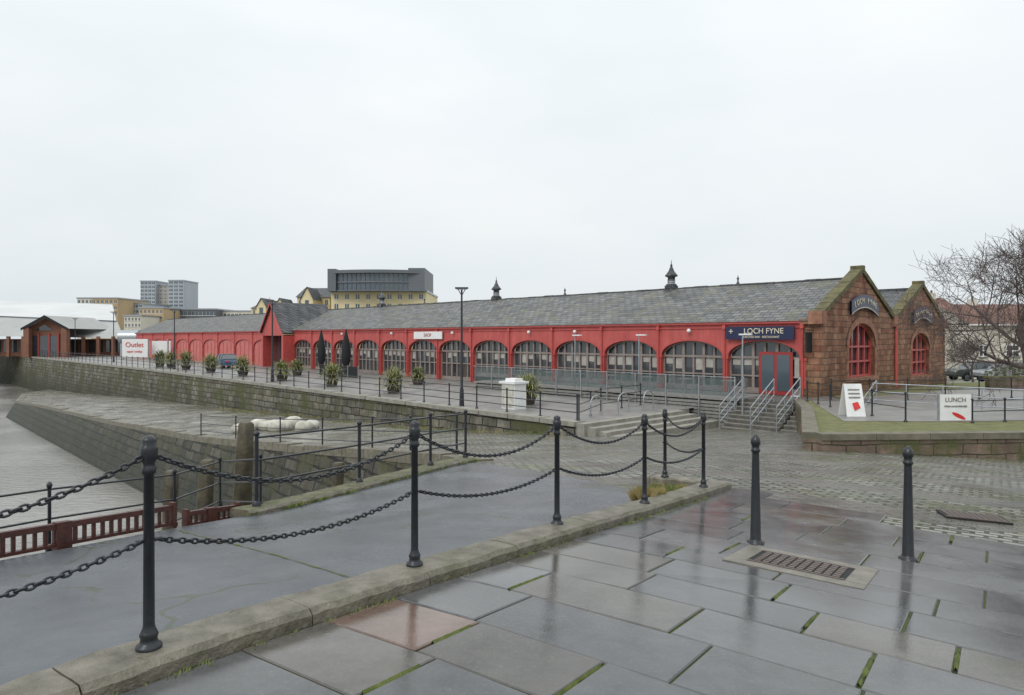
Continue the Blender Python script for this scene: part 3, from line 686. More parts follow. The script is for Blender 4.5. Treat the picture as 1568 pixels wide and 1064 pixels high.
for i in (1,3,4,6,8,10):
    x,y,z=FP((i+.5)*bay,.22,1.92); mb=MB('globe_wall_lamp'); mb.lathe((x,y,z),[(0,.04),(.03,.09),(.08,.12),(.15,.11),(.2,.07),(.22,.02)],12,m_white); mb.tube((x+.1,y+.1,z+.22),(x,y,z+.22),.02,m=m_steel); mb.build()
dk=MB('timber_terrace',FP)
dk.box(1.7,21,0.12,3.6,DZ-.12,DZ-.004,m_timber)
z=-2.65
while z<DZ-.2: dk.box(1.7,21,3.45,3.55,z,z+.13,m_timber); z+=.17
dk.box(1.72,20.9,3.3,3.4,-2.7,DZ-.13,m_tyre); dk.box(1.75,1.85,0.15,3.3,-2.7,DZ-.13,m_timber)
u=1.75
while u<21:
    dk.box(u-.03,u+.03,3.56,3.64,-2.7,DZ+1.05,m_steel); u+=1.93
u=1.8
while u<19.5:
    dk.box(u+.08,u+1.8,3.53,3.55,DZ+.08,DZ+.95,m_bal); u+=1.93
dk.box(1.75,21,3.57,3.62,DZ+1.0,DZ+1.04,m_steel)
dk.build()
mb=MB('cafe_tables',FP)
for k in range(7):
    u=3+k*2.5; mb.tube((u,1.9,DZ),(u,1.9,DZ+.72),.04,m=m_steel); mb.tube((u,1.9,DZ+.72),(u,1.9,DZ+.75),.38,m=m_timber,n=16)
    for du in (-.7,.7): mb.box(u+du-.2,u+du+.2,1.7,2.1,DZ+.42,DZ+.46,m_timber); mb.box(u+du*1.27-.02,u+du*1.27+.02,1.7,2.1,DZ+.46,DZ+.9,m_timber)
    for du in (-.86,-.54,.54,.86):
        for dv_ in (1.73,2.07): mb.tube((u+du,dv_,DZ),(u+du,dv_,DZ+.42),.015,m=m_steel,n=4)
mb.build()
for u,v in ((1.2,3.9),(7.6,3.2),(12.2,3.2)):
    mb=MB('terrace_lamp_post',FP); mb.tube((u,v,-2.4),(u,v,1.75),.05,.035,m=m_steel); mb.box(u-.45,u+.15,v-.09,v+.09,1.75,1.82,m_white); mb.tube((u,v,-2.5),(u,v,-2.1),.09,m=m_steel); mb.build()
ed=MB('entrance_doors',FP); ed.box(.6,2.4,-.24,-.16,DZ,DZ+2.2,m_redd); ed.box(.75,1.42,-.16,-.14,DZ+.2,DZ+2.05,m_glassb); ed.box(1.58,2.25,-.16,-.14,DZ+.2,DZ+2.05,m_glassb)
ed.box(.25,.5,-.24,-.14,DZ+.9,DZ+1.9,m_cream); ed.build()
es=MB('entrance_steps',FP); n=7
m_step=M('weathered_step_stone',(.06,.055,.05),(.16,.15,.13),rough=.5,scale=4,bs=.5)
for i in range(n):
    zt=DZ-.17*(i+1); es.box(-1.0,1.65,3.0+.3*i,3.302+.3*i,-3,zt,m_step); es.box(-1.0,1.65,3.302+.3*i-.05,3.304+.3*i,zt-.03,zt+.004,m_conc)
es.box(-1.0,1.65,0.13,3.0,-3,DZ-.006,m_step)
for i in range(n):
    zt=DZ+.1-.17*(i+1); es.box(-4.2,-1.05,2.6+.32*i,2.922+.32*i,-3,zt,m_step); es.box(-4.2,-1.05,2.922+.32*i-.05,2.924+.32*i,zt-.03,zt+.004,m_conc)
es.box(-4.2,-1.05,.2,2.6,-3,DZ+.09,m_step)
es.build()
def handrail(u,v0,v1,z0,z1,m,nm='step_handrail'):
    mb=MB(nm,FP)
    for k in range(4):
        t=k/3; v=v0+(v1-v0)*t; z=z0+(z1-z0)*t; mb.tube((u,v,z-.1),(u,v,z+1.0),.028,m=m)
    for l in (1.0,.6,.25): mb.tube((u,v0,z0+l),(u,v1,z1+l),.024,m=m)
    mb.build()
handrail(1.6,3.0,5.3,DZ,-2.5,m_steel); handrail(.1,3.0,5.3,DZ,-2.5,m_steel); handrail(-1.05,2.8,5.2,DZ+.1,-2.4,m_steel); handrail(-4.2,2.5,5.0,DZ+.1,-2.3,m_steel)
mb=MB('step_handrail',FP)
for k in range(7):
    uu=-4.2-k*1.3
    mb.tube((uu,3.0,-1.4),(uu,3.0,-.3),.025,m=m_steel)
for l in (-.3,-.65,-1.0): mb.tube((-4.2,3.0,l),(-12,3.0,l),.022,m=m_steel)
mb.build()
ps=MB('promenade_steps',FP)
for i in range(4):
    zt=-1.9-.15*(i)-.004
    ps.box(4-.42*(i+1),4-.42*i,5.0-.3*i,12.6-.2*i,-3.2,zt,m_conc)
ps.box(4.0,4.06,4,12.6,-3.2,-1.895,m_conc)
ps.build()
for v in (6.2,8.2,10.2):
    mb=MB('cycle_hoop',FP); n=12
    pts=[(4.9,v+.4*math.cos(math.pi*i/n),-1.35+.4*math.sin(math.pi*i/n)) for i in range(n+1)]
    pts=[(4.9,v+.4,-1.95)]+pts+[(4.9,v-.4,-1.95)]
    for a,b in zip(pts[:-1],pts[1:]): mb.tube(a,b,.03,m=m_steel)
    mb.build()
# ------------------------------------------------------------ street lamps
def lamp(px,D,ztop,zb,h=.6):
    x=(px-784)/F*D; mb=MB('street_lamp')
    mb.lathe((x,D,zb),[(0,.13),(.05,.13),(.9,.1),(1.0,.07),(ztop-zb,.045)],12,m_black)
    mb.box(x-h,x+h,D-.14,D+.14,ztop,ztop+.07,m_black); mb.box(x-h*.8,x+h*.8,D-.1,D+.1,ztop-.04,ztop-.002,m_steel)
    mb.tube((x,D,ztop-.35),(x-h*.6,D,ztop),.02,m=m_black); mb.tube((x,D,ztop-.35),(x+h*.6,D,ztop),.02,m=m_black)
    mb.build()
lamp(707,34.5,1.6+(518-442)/F*34.5,-1.9,.33)
lamp(417,52,1.6+(518-462)/F*52,-1.7,.4)
lamp(267,70,1.6+(518-475)/F*70,-1.6,.4)
lamp(174,90,1.6+(518-478)/F*90,-1.6,.4)
lamp(115,115,1.6+(518-488)/F*115,-1.6,.4)
def onprom(px,v):
    k=(px-784)/F; return (14.51-.721*v-k*(34-.693*v))/(.693+.721*k)
def cordy(px,v,h,dark=False):
    u_=onprom(px,v); x,y,_=FP(u_,v); z=quayz(u_)
    mb=MB('potted_strap_leaf_plant')
    mb.lathe((x,y,z),[(0,.34),(.05,.36),(.4,.46),(.45,.5),(.5,.5),(.5,.3)],12,m_terra)
    for i in range(420):
        a=random.uniform(0,6.28); el=random.uniform(-.1,1.45); L=h*random.uniform(.55,.95); w=.024
        p0=Vector((x+random.uniform(-.22,.22),y+random.uniform(-.22,.22),z+.45+random.uniform(0,h*.35))); d=Vector((math.cos(a)*math.cos(el),math.sin(a)*math.cos(el),math.sin(el)))
        s_=Vector((-math.sin(a),math.cos(a),0))*w
        p1=p0+d*L*.5; p2=p0+d*L*.85-Vector((0,0,L*.12)); p3=p0+d*L-Vector((0,0,L*.35))
        mb.add([p0-s_,p0+s_,p1+s_,p1-s_,p2+s_*.7,p2-s_*.7,p3],[(0,1,2,3),(3,2,4,5),(5,4,6)],m_leafd if random.random()<(.6 if dark else .28) else m_leaf)
    mb.build(fixn=False)
for px,v,h,dk_ in ((808,8.5,1.35,0),(603,10,1.35,0),(508,10,1.4,0),(455,6,1.2,1),(432,10,1.4,0),(372,10,1.5,0),(323,10,1.5,0),(285,10,1.7,1),(262,10,1.6,0),(245,10,1.7,1),(640,4.5,1.0,1)): cordy(px,v,h,dk_)
u=onprom(787,10.6); mb=MB('service_cabinet',FP); zq=quayz(u)
mb.box(u-.45,u+.45,10.2,11.0,zq,zq+1.25,m_white); mb.box(u-.55,u+.55,10.1,11.1,zq+1.25,zq+1.36,m_white); mb.box(u-.35,u+.35,10.35,10.85,zq+1.36,zq+1.5,m_white)
mb.box(u-.4,u-.02,11.0,11.02,zq+.1,zq+1.15,m_bagw); mb.box(u+.02,u+.4,11.0,11.02,zq+.1,zq+1.15,m_bagw); mb.build()
for px in (492,530):
    u=onprom(px,3); x,y,_=FP(u,3); mb=MB('closed_parasol'); z=-1.7
    mb.tube((x,y,z),(x,y,z+4.2),.03,m=m_steel); mb.lathe((x,y,z+.9),[(0,.22),(.3,.34),(.9,.4),(1.8,.34),(2.6,.16),(3.2,.04)],9,m_cloth,wob=.3); mb.lathe((x,y,z),[(0,.35),(.08,.35),(.1,.05)],12,m_black); mb.build()
u=onprom(550,3); mb=MB('cafe_windbreak',FP)
for i in range(4): mb.box(u-3+i*1.6,u-3+i*1.6+1.5,4.9,4.94,-1.6,-.7,m_cloth); mb.tube((u-3+i*1.6,4.92,-1.8),(u-3+i*1.6,4.92,-.6),.03,m=m_steel)
mb.build()
for k in range(9):
    px=372+k*13; D=37+random.uniform(-1,1); x=(px-784)/F*D; y=D; z=H(x,y)
    mb=MB('bulk_sandbag'); r=.42*random.uniform(.9,1.1); hh=random.uniform(.8,1.05)
    mb.lathe((x,y,z-.03),[(0,r*.8),(.08*hh,r),(.3*hh,r*1.08),(.5*hh,r*.95),(.58*hh,r*.6),(.62*hh,r*.2)],12,m_bagw,wob=.5); mb.build()
# ------------------------------------------------------------ raised lawn
lawnz=lambda x,y:-.97-.02*(y-18)
lawn=[(8.1,18.2),(14,18.6),(30,20.5),(60,24),(62,60),(31.5,48.9),(15.0,33.2),(13.3,31.4),(11.6,26.5)]
sheet('lawn',lawn,2,lawnz,m_grass)
mb=MB('lawn_retaining_wall')
def wallseg(a,b,w,m):
    d=Vector((b[0]-a[0],b[1]-a[1])).normalized(); nn=Vector((d.y,-d.x))*w
    L=math.hypot(b[0]-a[0],b[1]-a[1]); k=max(1,int(L/1.2))
    for i in range(k):
        p=(a[0]+(b[0]-a[0])*i/k,a[1]+(b[1]-a[1])*i/k); q=(a[0]+(b[0]-a[0])*(i+1)/k,a[1]+(b[1]-a[1])*(i+1)/k)
        for zlo,zhi,o,g,mm_ in ((-9,-.1,0,0,m),(-.1,.06,.04,.008,m_lcope)):
            vs=[]
            for zz_ in (0,1):
                for pt,sd,gg in ((p,-1,1),(q,-1,-1),(q,1,-1),(p,1,1)):
                    x=pt[0]+d.x*g*gg+(nn.x+ (d.y*o))*(1 if sd>0 else 0) - (nn.x*.3 if sd<0 else 0); y=pt[1]+d.y*g*gg+(nn.y-d.x*o)*(1 if sd>0 else 0)-(nn.y*.3 if sd<0 else 0)
                    lz=lawnz(*pt); z=(lz+(zlo if not zz_ else zhi)) if zlo>-5 or zz_ else H(*pt)-.3
                    vs.append((x,y,z))
            mb.add(vs,[(0,3,2,1),(4,5,6,7),(0,1,5,4),(1,2,6,5),(2,3,7,6),(3,0,4,7)],mm_)
wallseg((8.1,18.2),(14,18.6),.3,m_lwall); wallseg((14,18.6),(30,20.5),.3,m_lwall); wallseg((11.6,26.5),(8.1,18.2),.3,m_lwall); wallseg((13.3,31.4),(11.6,26.5),.3,m_lwall)
mb.build()
sheet('garden_path_pavement',[(10.6,21.8),(14.3,21.6),(30,24.4),(60,31),(61,55),(40,44),(31,44),(18,34),(15.1,32.8),(13.6,31),(12,26.3)],2,lawnz,m_prom,.01)
railing('garden_railing',[(x,y,lawnz(x,y)) for x,y in ((13.2,30.5),(12.4,25.5),(12.4,21.5))],.9,(.96,.5),.028,.018,m_black,spacing=2)
railing('garden_railing',[(x,y,lawnz(x,y)) for x,y in ((14.3,21.2),(15.6,21.6),(30,24))],.72,(.96,.5),.025,.016,m_black,spacing=1.9)
railing('garden_railing',[(x,y,lawnz(x,y)) for x,y in ((14.5,31),(20,31.5),(34,36))],.95,(.96,.5),.028,.018,m_black,spacing=2.2)
mb=MB('lunch_sign_board'); D=22
a=Q(1438,604,D); c=Q(1487,650,D)
mb.box(a[0],c[0],D-.02,D+.02,c[2],a[2],m_white)
for xx in (a[0]-.02,c[0]+.02): mb.box(xx-.025,xx+.025,D-.03,D+.03,c[2]-.25,a[2]+.03,m_steel)
mb.add([(a[0]+.62+.22*math.cos(t),D-.025,c[2]+.28+.07*math.sin(t)-.1*math.cos(t)) for t in [i*.5236 for i in range(12)]],[tuple(range(12))],m_redtext)
so=mb.build(); text('LUNCH',((a[0]+c[0])/2,D-.03,a[2]-.17),.2,(1,0,0),m_timber,so); text('OPEN SANDWICHES',((a[0]+c[0])/2,D-.03,a[2]-.38),.08,(1,0,0),m_timber,so,'small_lettering')
mb=MB('sandwich_board'); x,y=11.75,23.6; z=lawnz(x,y)+.012
for sg_ in (-1,1):
    mb.add([(x-.32,y+sg_*.3,z),(x+.32,y+sg_*.3,z),(x+.3,y+sg_*.03,z+1.1),(x-.3,y+sg_*.03,z+1.1),(x-.32,y+sg_*.3-.03,z),(x+.32,y+sg_*.3-.03,z),(x+.3,y+sg_*.03-.03,z+1.1),(x-.3,y+sg_*.03-.03,z+1.1)],[(0,1,2,3),(4,5,6,7),(0,1,5,4),(1,2,6,5),(2,3,7,6),(3,0,4,7)],m_white)
mb.add([(x-.05,y-.31,z+.2),(x+.16,y-.29,z+.3),(x+.1,y-.22,z+.5),(x-.1,y-.23,z+.45)],[(0,1,2,3)],m_redtext)
for k in range(3): mb.add([(x-.2,y-.2+.035*k,z+.62+.13*k),(x+.2,y-.2+.035*k,z+.62+.13*k),(x+.2,y-.19+.035*k,z+.67+.13*k),(x-.2,y-.19+.035*k,z+.67+.13*k)],[(0,1,2,3)],m_timber)
mb.build()
m_hedge=M('hedge_leaves',(.03,.045,.015),(.07,.08,.03),rough=.9,scale=6,bs=1,bscale=12)
mb=MB('garden_wall'); mb.box(28,75,40.0,40.4,-2.3,-.75,m_lwall); mb.box(27.9,75,39.95,40.45,-.75,-.62,m_cope); mb.build()
mb=MB('hedge')
for i in range(4200):
    x=random.uniform(29,70); y=41.5+random.uniform(-.6,.6); z=random.uniform(-1.7,-.2+.35*noise.noise(Vector((x*.7,0,0))))
    a=Vector((random.gauss(0,1),random.gauss(0,1),random.gauss(0,1))).normalized()*.12; b=a.orthogonal().normalized()*.1; c=Vector((x,y,z))
    mb.add([c-a,c+b,c+a,c-b],[(0,1,2,3)],m_hedge)
mb.build(fixn=False)
mb=MB('timber_fence')
for i in range(60):
    x=31+i*.22; mb.box(x,x+.15,43.5,43.54,-1.9,.15+.02*(i%3),m_timber)
mb.box(31,44,43.55,43.6,-.3,-.2,m_timber); mb.build()
# ------------------------------------------------------------ background buildings
def bld(name,x0,x1,yt,yb,D,dep,wall,rows,cols,ww=.5,wh=.55,win=m_glassb,zbase=-2.2,roofm=None,rooft=0):
    xa,xb=(x0-784)/F*D,(x1-784)/F*D; zt=CH-(yt-HY)/F*D; zb=CH-(yb-HY)/F*D
    mb=MB(name); mb.box(xa,xb,D,D+dep,zbase,zt,wall)
    W_=(xb-xa)/cols; Hh=(zt-zb)/rows
    for r in range(rows):
        for c in range(cols):
            cx=xa+W_*(c+.5); cz=zb+Hh*(r+.5)
            mb.box(cx-W_*ww/2,cx+W_*ww/2,D-.02,D+.1,cz-Hh*wh/2,cz+Hh*wh/2,win)
            mb.box(cx-.04*W_/2,cx+.04*W_/2,D-.04,D-.021,cz-Hh*wh/2,cz+Hh*wh/2,m_white)
            mb.box(cx-W_*ww/2-.1,cx+W_*ww/2+.1,D-.14,D-.001,cz-Hh*wh/2-.12,cz-Hh*wh/2,m_white)
    if roofm:
        mb.add([(xa-.3,D-.4,zt),(xb+.3,D-.4,zt),(xb+.3,D+dep/2,zt+rooft),(xa-.3,D+dep/2,zt+rooft),(xb+.3,D+dep+.3,zt),(xa-.3,D+dep+.3,zt)],[(0,1,2,3),(3,2,4,5),(1,4,2),(0,3,5)],roofm)
    else: mb.box(xa-.2,xb+.2,D-.2,D+dep,zt,zt+.4,m_steel)
    mb.build()
D=150
bld('cream_apartment_block',507,653,447,520,D,22,m_cr,5,9,.36,.5)
mb=MB('curved_penthouse'); n=20; xa,xb=(507-784)/F*D,(648-784)/F*D; z0=CH+(518-447)/F*D; z1=CH+(518-420)/F*D
pts=[]
for i in range(n+1):
    t=i/n; pts.append((xa+(xb-xa)*t, D-1.0-2.0*math.sin(math.pi*t)))
for (a,b) in zip(pts[:-1],pts[1:]):
    mb.add([(*a,z0),(*b,z0),(*b,z1),(*a,z1)],[(0,1,2,3)],m_glassb)
    mb.tube((a[0],a[1]-.05,z0),(a[0],a[1]-.05,z1),.12,m=m_dgrey,n=4)
    mb.tube((*a,(z0+z1)/2),(*b,(z0+z1)/2),.25,m=m_dgrey,n=4)
    for zc_,th,o in ((z1,.7,.9),(z0,.3,.4)):
        mb.add([(a[0],a[1]-o,zc_),(b[0],b[1]-o,zc_),(b[0],b[1]-o,zc_+th),(a[0],a[1]-o,zc_+th),(a[0],D+15,zc_+th),(b[0],D+15,zc_+th),(a[0],D+15,zc_),(b[0],D+15,zc_)],[(0,1,2,3),(3,2,5,4),(0,1,7,6)],m_dgrey)
mb.box(xb-3,xb+.6,D-2,D+14,z0,z1+1.2,m_dgrey); mb.box(xa-.2,xa+1.6,D-2.2,D+14,z0,z1+1.0,m_dgrey); mb.box(xa+1,xb-.5,D+.5,D+14,z0,z1,m_dgrey)
mb.build()
bld('cream_apartment_block',455,505,455,520,155,14,m_cr,4,5,.4,.5,roofm=m_slate2,rooft=2.6)
for gx,gw in ((470,9),(400,7),(428,6)):
    mb=MB('gabled_cream_house'); D=148; x=(gx-784)/F*D; w_=gw/F*D; zt=CH+(518-458)/F*D; pk=CH+(518-440)/F*D
    if gx<450: zt-=1.6; pk-=2.4
    mb.add([(x-w_,D,-2),(x+w_,D,-2),(x+w_,D,zt),(x,D,pk),(x-w_,D,zt),(x-w_,D+8,-2),(x+w_,D+8,-2),(x+w_,D+8,zt),(x,D+8,pk),(x-w_,D+8,zt)],[(0,1,2,3,4),(5,6,7,8,9),(1,6,7,2),(0,5,9,4)],m_cr)
    mb.add([(x-w_-.2,D-.3,zt-.1),(x,D-.3,pk+.15),(x,D+8,pk+.15),(x-w_-.2,D+8,zt-.1),(x+w_+.2,D-.3,zt-.1),(x+w_+.2,D+8,zt-.1)],[(0,1,2,3),(1,4,5,2)],m_slate2)
    mb.box(x-.4,x+.4,D-.05,D,zt-1.5,zt-.2,m_glassb); mb.build()
bld('cream_apartment_block',385,450,472,520,160,14,m_cr,4,8,.4,.5,roofm=m_slate2,rooft=1.5)
bld('glass_tower_block',215,238,431,500,260,12,m_grey,12,4,.75,.6)
bld('concrete_tower_block',238,262,437,500,262,12,M('tower_tan',(.42,.38,.32),rough=.8),11,4,.5,.5)
bld('glass_tower_block',258,281,430,500,258,12,m_grey,12,3,.7,.6)
bld('office_block',140,180,457,505,230,20,m_tan,5,6,.55,.5)
bld('office_block',180,218,465,505,240,20,m_grey,5,7,.7,.5)
bld('tan_apartment_block',213,250,472,512,200,18,m_tan,4,6,.5,.5)
bld('cream_apartment_block',190,216,484,512,190,12,m_crw,3,5,.5,.5)
bld('low_office_block',250,330,474,510,210,20,m_dgrey,3,14,.8,.5)
bld('low_office_block',330,400,477,510,215,20,m_crw,3,12,.7,.4)
bld('office_block',118,142,457,505,235,20,m_crw,5,4,.55,.5)
def X(px,d=122): return (px-784)/F*d
def Zp(py,d=122): return CH-(py-HY)/F*d
mb=MB('shopping_outlet_building'); D=122
m_roofw=M('white_sheet_roof',(.50,.50,.495),(.60,.60,.59),rough=.5,scale=.15)
m_roofg=M('pale_grey_roof',(.36,.36,.34),(.29,.29,.275),rough=.5,scale=.3)
DA,DB,DC=D+10,D+30,D-3
mb.add([(X(-160,DA),DA,Zp(477,DA)),(X(178,DA),DA,Zp(491,DA)),(X(172,DB),DB,Zp(466,DB)),(X(-160,DB),DB,Zp(455,DB))],[(0,1,2,3)],m_roofw)
mb.add([(X(178,DA),DA,Zp(491,DA)),(X(172,DB),DB,Zp(466,DB)),(X(172,DB),DB,-1.6),(X(178,DA),DA,-1.6)],[(0,1,2,3)],m_grey)
mb.add([(X(-160,DA)-.1,DA-.05,Zp(477,DA)-.35),(X(178,DA),DA-.05,Zp(491,DA)-.35),(X(178,DA),DA-.05,Zp(491,DA)+.02),(X(-160,DA),DA-.05,Zp(477,DA)+.02)],[(0,1,2,3)],m_dgrey)
mb.box(X(-20,DB),X(52,DB),DB-7,DB-6,Zp(477,DB),Zp(471,DB),m_dgrey)
mb.add([(X(-160,DC),DC,Zp(512,DC)),(X(190,DC),DC,Zp(518,DC)),(X(180,DA-.1),DA-.1,Zp(493,DA)),(X(-160,DA-.1),DA-.1,Zp(479,DA))],[(0,1,2,3)],m_roofg)
mb.box(X(-160),X(187),D,D+9.8,-1.6,Zp(519),m_brk)
for i in range(26):
    px=-150+i*13; mb.box(X(px),X(px+9),D-.06,D+.05,Zp(539),Zp(521),m_glass)
for i in range(15):
    px=-150+i*23; mb.box(X(px,DC)-.25,X(px,DC)+.25,DC+.1,DC+.5,-1.6,Zp(515),m_brk)
gx=68; hw=31; G=D-6; G2=D-7.5
mb.add([(X(gx-hw,G),G,-1.6),(X(gx+hw,G),G,-1.6),(X(gx+hw,G),G,Zp(502,G)),(X(gx,G),G,Zp(486,G)),(X(gx-hw,G),G,Zp(502,G))],[(0,1,2,3,4)],m_brk)
mb.box(X(gx-22,G),X(gx+22,G),G-.1,G-.02,-1.6,Zp(514,G),m_glass)
mb.add([(X(gx-14,G),G-.1,Zp(506,G)),(X(gx+14,G),G-.1,Zp(506,G)),(X(gx,G),G-.1,Zp(496,G))],[(0,1,2)],m_glass)
for k in (-22,-8,8,22): mb.box(X(gx+k,G)-.15,X(gx+k,G)+.15,G-.2,G-.11,-1.6,Zp(510,G),m_redd)
for k in (-29,29): mb.box(X(gx+k,G2)-.45,X(gx+k,G2)+.45,G2+.1,G2+1,-1.6,Zp(502,G2),m_brk)
for sgn in (-1,1):
    za_,zb_=Zp(483,G2),Zp(503,G2)
    mb.add([(X(gx,G2),G2,za_),(X(gx,G2)+sgn*3.95,G2,zb_),(X(gx,G2)+sgn*3.95,D+6,zb_),(X(gx,G2),D+6,za_)],[(0,1,2,3)],m_roofg)
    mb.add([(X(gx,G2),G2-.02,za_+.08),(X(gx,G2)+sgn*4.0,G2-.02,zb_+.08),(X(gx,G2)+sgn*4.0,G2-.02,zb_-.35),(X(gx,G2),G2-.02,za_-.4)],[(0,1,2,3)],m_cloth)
mb.build()
mb=MB('storage_tank'); x=X(200,116); mb.tube((x-1.6,116,CH+.2),(x+1.6,116,CH+.2),1.2,m=m_steel,n=16)
for dx in (-1.3,1.2): mb.box(x+dx-.15,x+dx+.15,115.4,116.6,-1.6,CH-.5,m_steel)
mb.build()
mb=MB('red_lettered_banner'); D=100; mb.box(X(187,D),X(226,D),D,D+.08,Zp(547,D),Zp(519,D),m_white); mb.box(X(227,D),X(256,D),D+1,D+1.08,Zp(543,D),Zp(522,D),m_white)
for px in (187,226,256): mb.box(X(px,D)-.08,X(px,D)+.08,D+.1,D+.3,-1.6,Zp(519,D),m_steel)
so=mb.build(); text('Outlet',(X(206,D),D-.05,Zp(528,D)),1.0,(1,0,0),m_redtext,so); text('open today',(X(206,D),D-.05,Zp(538,D)),.5,(1,0,0),m_redtext,so,'small_lettering')
def house(name,x0,x1,ye,yr,D,dep,wall,roof,wins,chim=()):
    mb=MB(name); xa,xb=X(x0,D),X(x1,D); ze,zr=Zp(ye,D),Zp(yr,D)
    mb.box(xa,xb,D,D+dep,-2.2,ze,wall)
    mb.add([(xa-.3,D-.4,ze-.1),(xb+.3,D-.4,ze-.1),(xb+.3,D+dep/2,zr),(xa-.3,D+dep/2,zr),(xb+.3,D+dep+.3,ze-.1),(xa-.3,D+dep+.3,ze-.1)],[(0,1,2,3),(3,2,4,5)],roof)
    mb.add([(xa,D,ze-.1),(xa,D+dep/2,zr-.15),(xa,D+dep,ze-.1)],[(0,1,2)],wall)
    for cx,cy,w_,h_ in wins:
        a,b=X(cx-w_/2,D),X(cx+w_/2,D); mb.box(a,b,D-.03,D+.05,Zp(cy+h_/2,D),Zp(cy-h_/2,D),m_glass)
        for q in (a,(a+b)/2,b): mb.box(q-.04,q+.04,D-.07,D-.031,Zp(cy+h_/2,D),Zp(cy-h_/2,D),m_white)
        for q in (cy+h_/2,cy,cy-h_/2): mb.box(a,b,D-.08,D-.071,Zp(q,D)-.04,Zp(q,D)+.04,m_white)
        mb.box(a-.1,b+.1,D-.12,D-.001,Zp(cy+h_/2,D)-.12,Zp(cy+h_/2,D)-.04,m_timber)
    for c in chim: mb.box(X(c,D)-.3,X(c,D)+.3,D+dep/2-.3,D+dep/2+.3,zr-.5,zr+.5,m_crw); mb.tube((X(c,D),D+dep/2,zr+.5),(X(c,D),D+dep/2,zr+.8),.1,m=m_pan)
    mb.box(xa-.3,xb+.3,D-.5,D-.4,ze-.2,ze-.08,m_white)
    mb.tube((xb-.3,D-.1,-2),(xb-.3,D-.1,ze-.1),.06,m=m_tyre)
    mb.build()
house('terraced_house',1425,1484,487,452,66,9,m_crw,m_pan,[(1462,506,12,18),(1462,535,12,18),(1462,563,12,16),(1436,506,10,18)],(1470,))
house('terraced_house',1485,1700,495,462,62,9,m_crw,m_pan,[(1550,537,20,17),(1550,569,20,17),(1505,537,12,17),(1505,568,12,17),(1600,537,20,17),(1650,537,20,17),(1600,569,20,17)],(1540,))
def car(name,px,D,col,zb,L=4.2,ang=0):
    x0=X(px,D); mp_=M(name+'_paint',col,tuple(c*.9 for c in col),rough=.2,spec=.7)
    ca,sa=math.cos(ang),math.sin(ang)
    def xf(a,b,z): return (x0+a*ca-b*sa,D+a*sa+b*ca,zb+z)
    mb=MB(name,xf); W_=.88
    pr=[(-L/2,.35),(-L/2,.75),(-L/2+.15,.92),(-L*.22,1.0),(L*.30,1.0),(L/2-.08,.92),(L/2,.7),(L/2,.35)]
    cab=[(-L*.26,.98),(-L*.12,1.42),(0,1.5),(L*.2,1.48),(L*.34,1.02)]
    def ext_(p,w0,w1,m,zmin):
        n=len(p); vs=[(a,-w0 if z<=zmin else -w1,z) for a,z in p]+[(a,w0 if z<=zmin else w1,z) for a,z in p]
        mb.add(vs,[tuple(range(n)),tuple(range(2*n-1,n-1,-1))]+[(i,(i+1)%n,(i+1)%n+n,i+n) for i in range(n)],m)
    ext_(pr,W_,W_,mp_,9); ext_(cab,W_-.06,W_-.2,m_glass,1.03)
    mb.box(-L*.11,L*.2,-W_+.19,W_-.19,1.47,1.53,mp_)
    for a in (-L*.12,L*.05,L*.2):
        for s_ in (-1,1): mb.tube((a,s_*(W_-.05),1.0),(a*.95,s_*(W_-.19),1.48),.04,m=mp_,n=4)
    for a in (-L*.31,L*.31):
        for s_ in (-1,1):
            mb.tube((a,s_*(W_-.2),.33),(a,s_*(W_+.02),.33),.33,m=m_tyre,n=16); mb.tube((a,s_*(W_-.2),.33),(a,s_*(W_+.03),.33),.19,m=m_steel,n=12)
    for s_ in (-.6,.6): mb.box(-L/2-.02,-L/2+.05,s_-.15,s_+.15,.68,.82,m_white); mb.box(L/2-.05,L/2+.02,s_-.15,s_+.15,.7,.85,m_redtext)
    mb.box(-L/2-.04,-L/2,-.8,.8,.35,.5,m_tyre)
    mb.build(bevel=.03)
car('parked_suv',1542,52,(.35,.37,.38),-1.75,4.5); car('parked_car',1495,54,(.06,.08,.07),-1.75)
car('parked_hatchback',346,73,(.04,.09,.18),-1.6,3.9,ang=-.8)
def tree(x,y,z,seed,hh,lean,r0=.19,maxlv=6):
    rnd=random.Random(seed); mb=MB('bare_tree'); cnt=[0]
    def br(p,d,L,r,lv):
        n=4 if lv<5 else 3; seg=L/n
        for i in range(n):
            d=(d+Vector((rnd.gauss(0,.12),rnd.gauss(0,.12),rnd.gauss(0,.08)+.05))).normalized(); q=p+d*seg; r2=r*(.88 if lv<5 else .8)
            mb.tube(p,q,max(r,.009),max(r2,.007),n=8 if lv<2 else (5 if lv<4 else 3),m=m_bark,cap=False); cnt[0]+=1
            if lv<maxlv and i>=1 and cnt[0]<14000:
                for _ in range(2 if lv<3 else rnd.choice((1,1,2))):
                    a=d.orthogonal().normalized(); a.rotate(Quaternion(d,rnd.uniform(0,6.28)))
                    nd=(d*rnd.uniform(.5,.9)+a*rnd.uniform(.6,.95)).normalized(); br(q,nd,L*rnd.uniform(.62,.8),r2*.6,lv+1)
            p=q; r=r2
    br(Vector((x,y,z)),Vector((lean,0,1)).normalized(),hh*.33,r0,0)
    return mb.build(fixn=False)
tree(X(1592,30),30,-1.3,5,10.8,-.12,.22,5)
tree(X(1490,50),50,-1.6,11,4.5,0,.09,4)
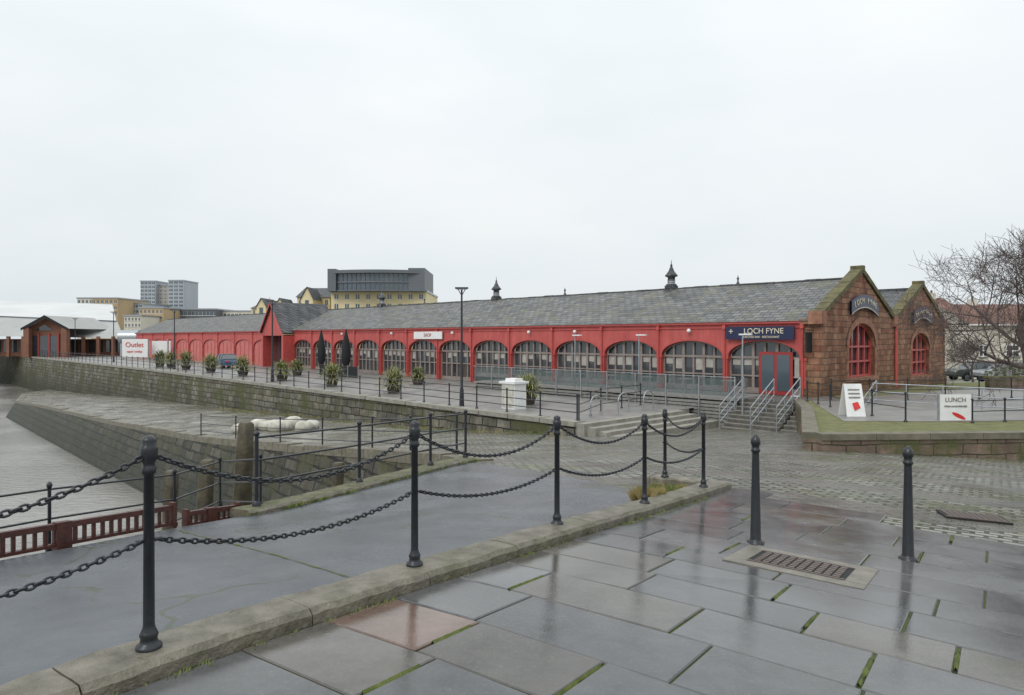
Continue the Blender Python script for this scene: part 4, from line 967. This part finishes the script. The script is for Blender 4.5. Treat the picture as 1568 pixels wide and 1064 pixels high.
# ------------------------------------------------------------ world, sun, camera
wd=bpy.data.worlds.new('World'); S.world=wd; wd.use_nodes=True; nt=wd.node_tree
bg=nt.nodes['Background']; bg.inputs['Strength'].default_value=.1
sky=N(nt,'ShaderNodeTexSky',sky_type='NISHITA'); sky.sun_disc=False; sky.sun_elevation=math.radians(42); sky.sun_rotation=math.radians(215)
tc=N(nt,'ShaderNodeTexCoord'); sep=N(nt,'ShaderNodeSeparateXYZ'); nt.links.new(tc.outputs['Generated'],sep.inputs[0])
mp=N(nt,'ShaderNodeMapping'); mp.inputs['Scale'].default_value=(1,1,2.6); nt.links.new(tc.outputs['Generated'],mp.inputs[0])
nf=noi(nt,mp.outputs[0],1.6,5,.5)
cl=ramp(nt,nf,[(.3,(7.9,8.6,9.1)),(.5,(8.8,9.35,9.65)),(.7,(9.6,9.95,10.05))])
zr=N(nt,'ShaderNodeMapRange'); nt.links.new(sep.outputs[2],zr.inputs[0]); zr.inputs[1].default_value=0; zr.inputs[2].default_value=.42; zr.inputs[3].default_value=.88; zr.inputs[4].default_value=1.05
zr2=N(nt,'ShaderNodeMapRange'); nt.links.new(sep.outputs[2],zr2.inputs[0]); zr2.inputs[1].default_value=.45; zr2.inputs[2].default_value=1; zr2.inputs[3].default_value=1; zr2.inputs[4].default_value=1.7
mm=N(nt,'ShaderNodeMath',operation='MULTIPLY'); nt.links.new(zr.outputs[0],mm.inputs[0]); nt.links.new(zr2.outputs[0],mm.inputs[1])
sc=N(nt,'ShaderNodeVectorMath',operation='SCALE'); nt.links.new(cl,sc.inputs[0]); nt.links.new(mm.outputs[0],sc.inputs['Scale'])
col=mix(nt,.95,sky.outputs[0],sc.outputs[0]); nt.links.new(col,bg.inputs['Color'])
sd=bpy.data.lights.new('sun','SUN'); sd.energy=1.2; sd.angle=math.radians(25); sd.color=(1,.97,.93)
so=bpy.data.objects.new('sun',sd); S.collection.objects.link(so)
el,az=math.radians(42),math.radians(215)
dv=Vector((math.sin(az)*math.cos(el),math.cos(az)*math.cos(el),math.sin(el)))
so.rotation_euler=dv.to_track_quat('Z','Y').to_euler()
cd=bpy.data.cameras.new('camera'); cd.sensor_width=36; cd.lens=F/1568*36; cd.shift_y=-14/1568; cd.clip_end=5000; cd.clip_start=.05
co=bpy.data.objects.new('camera',cd); S.collection.objects.link(co); co.location=(0,0,CH); co.rotation_euler=(math.radians(90),0,0)
S.camera=co
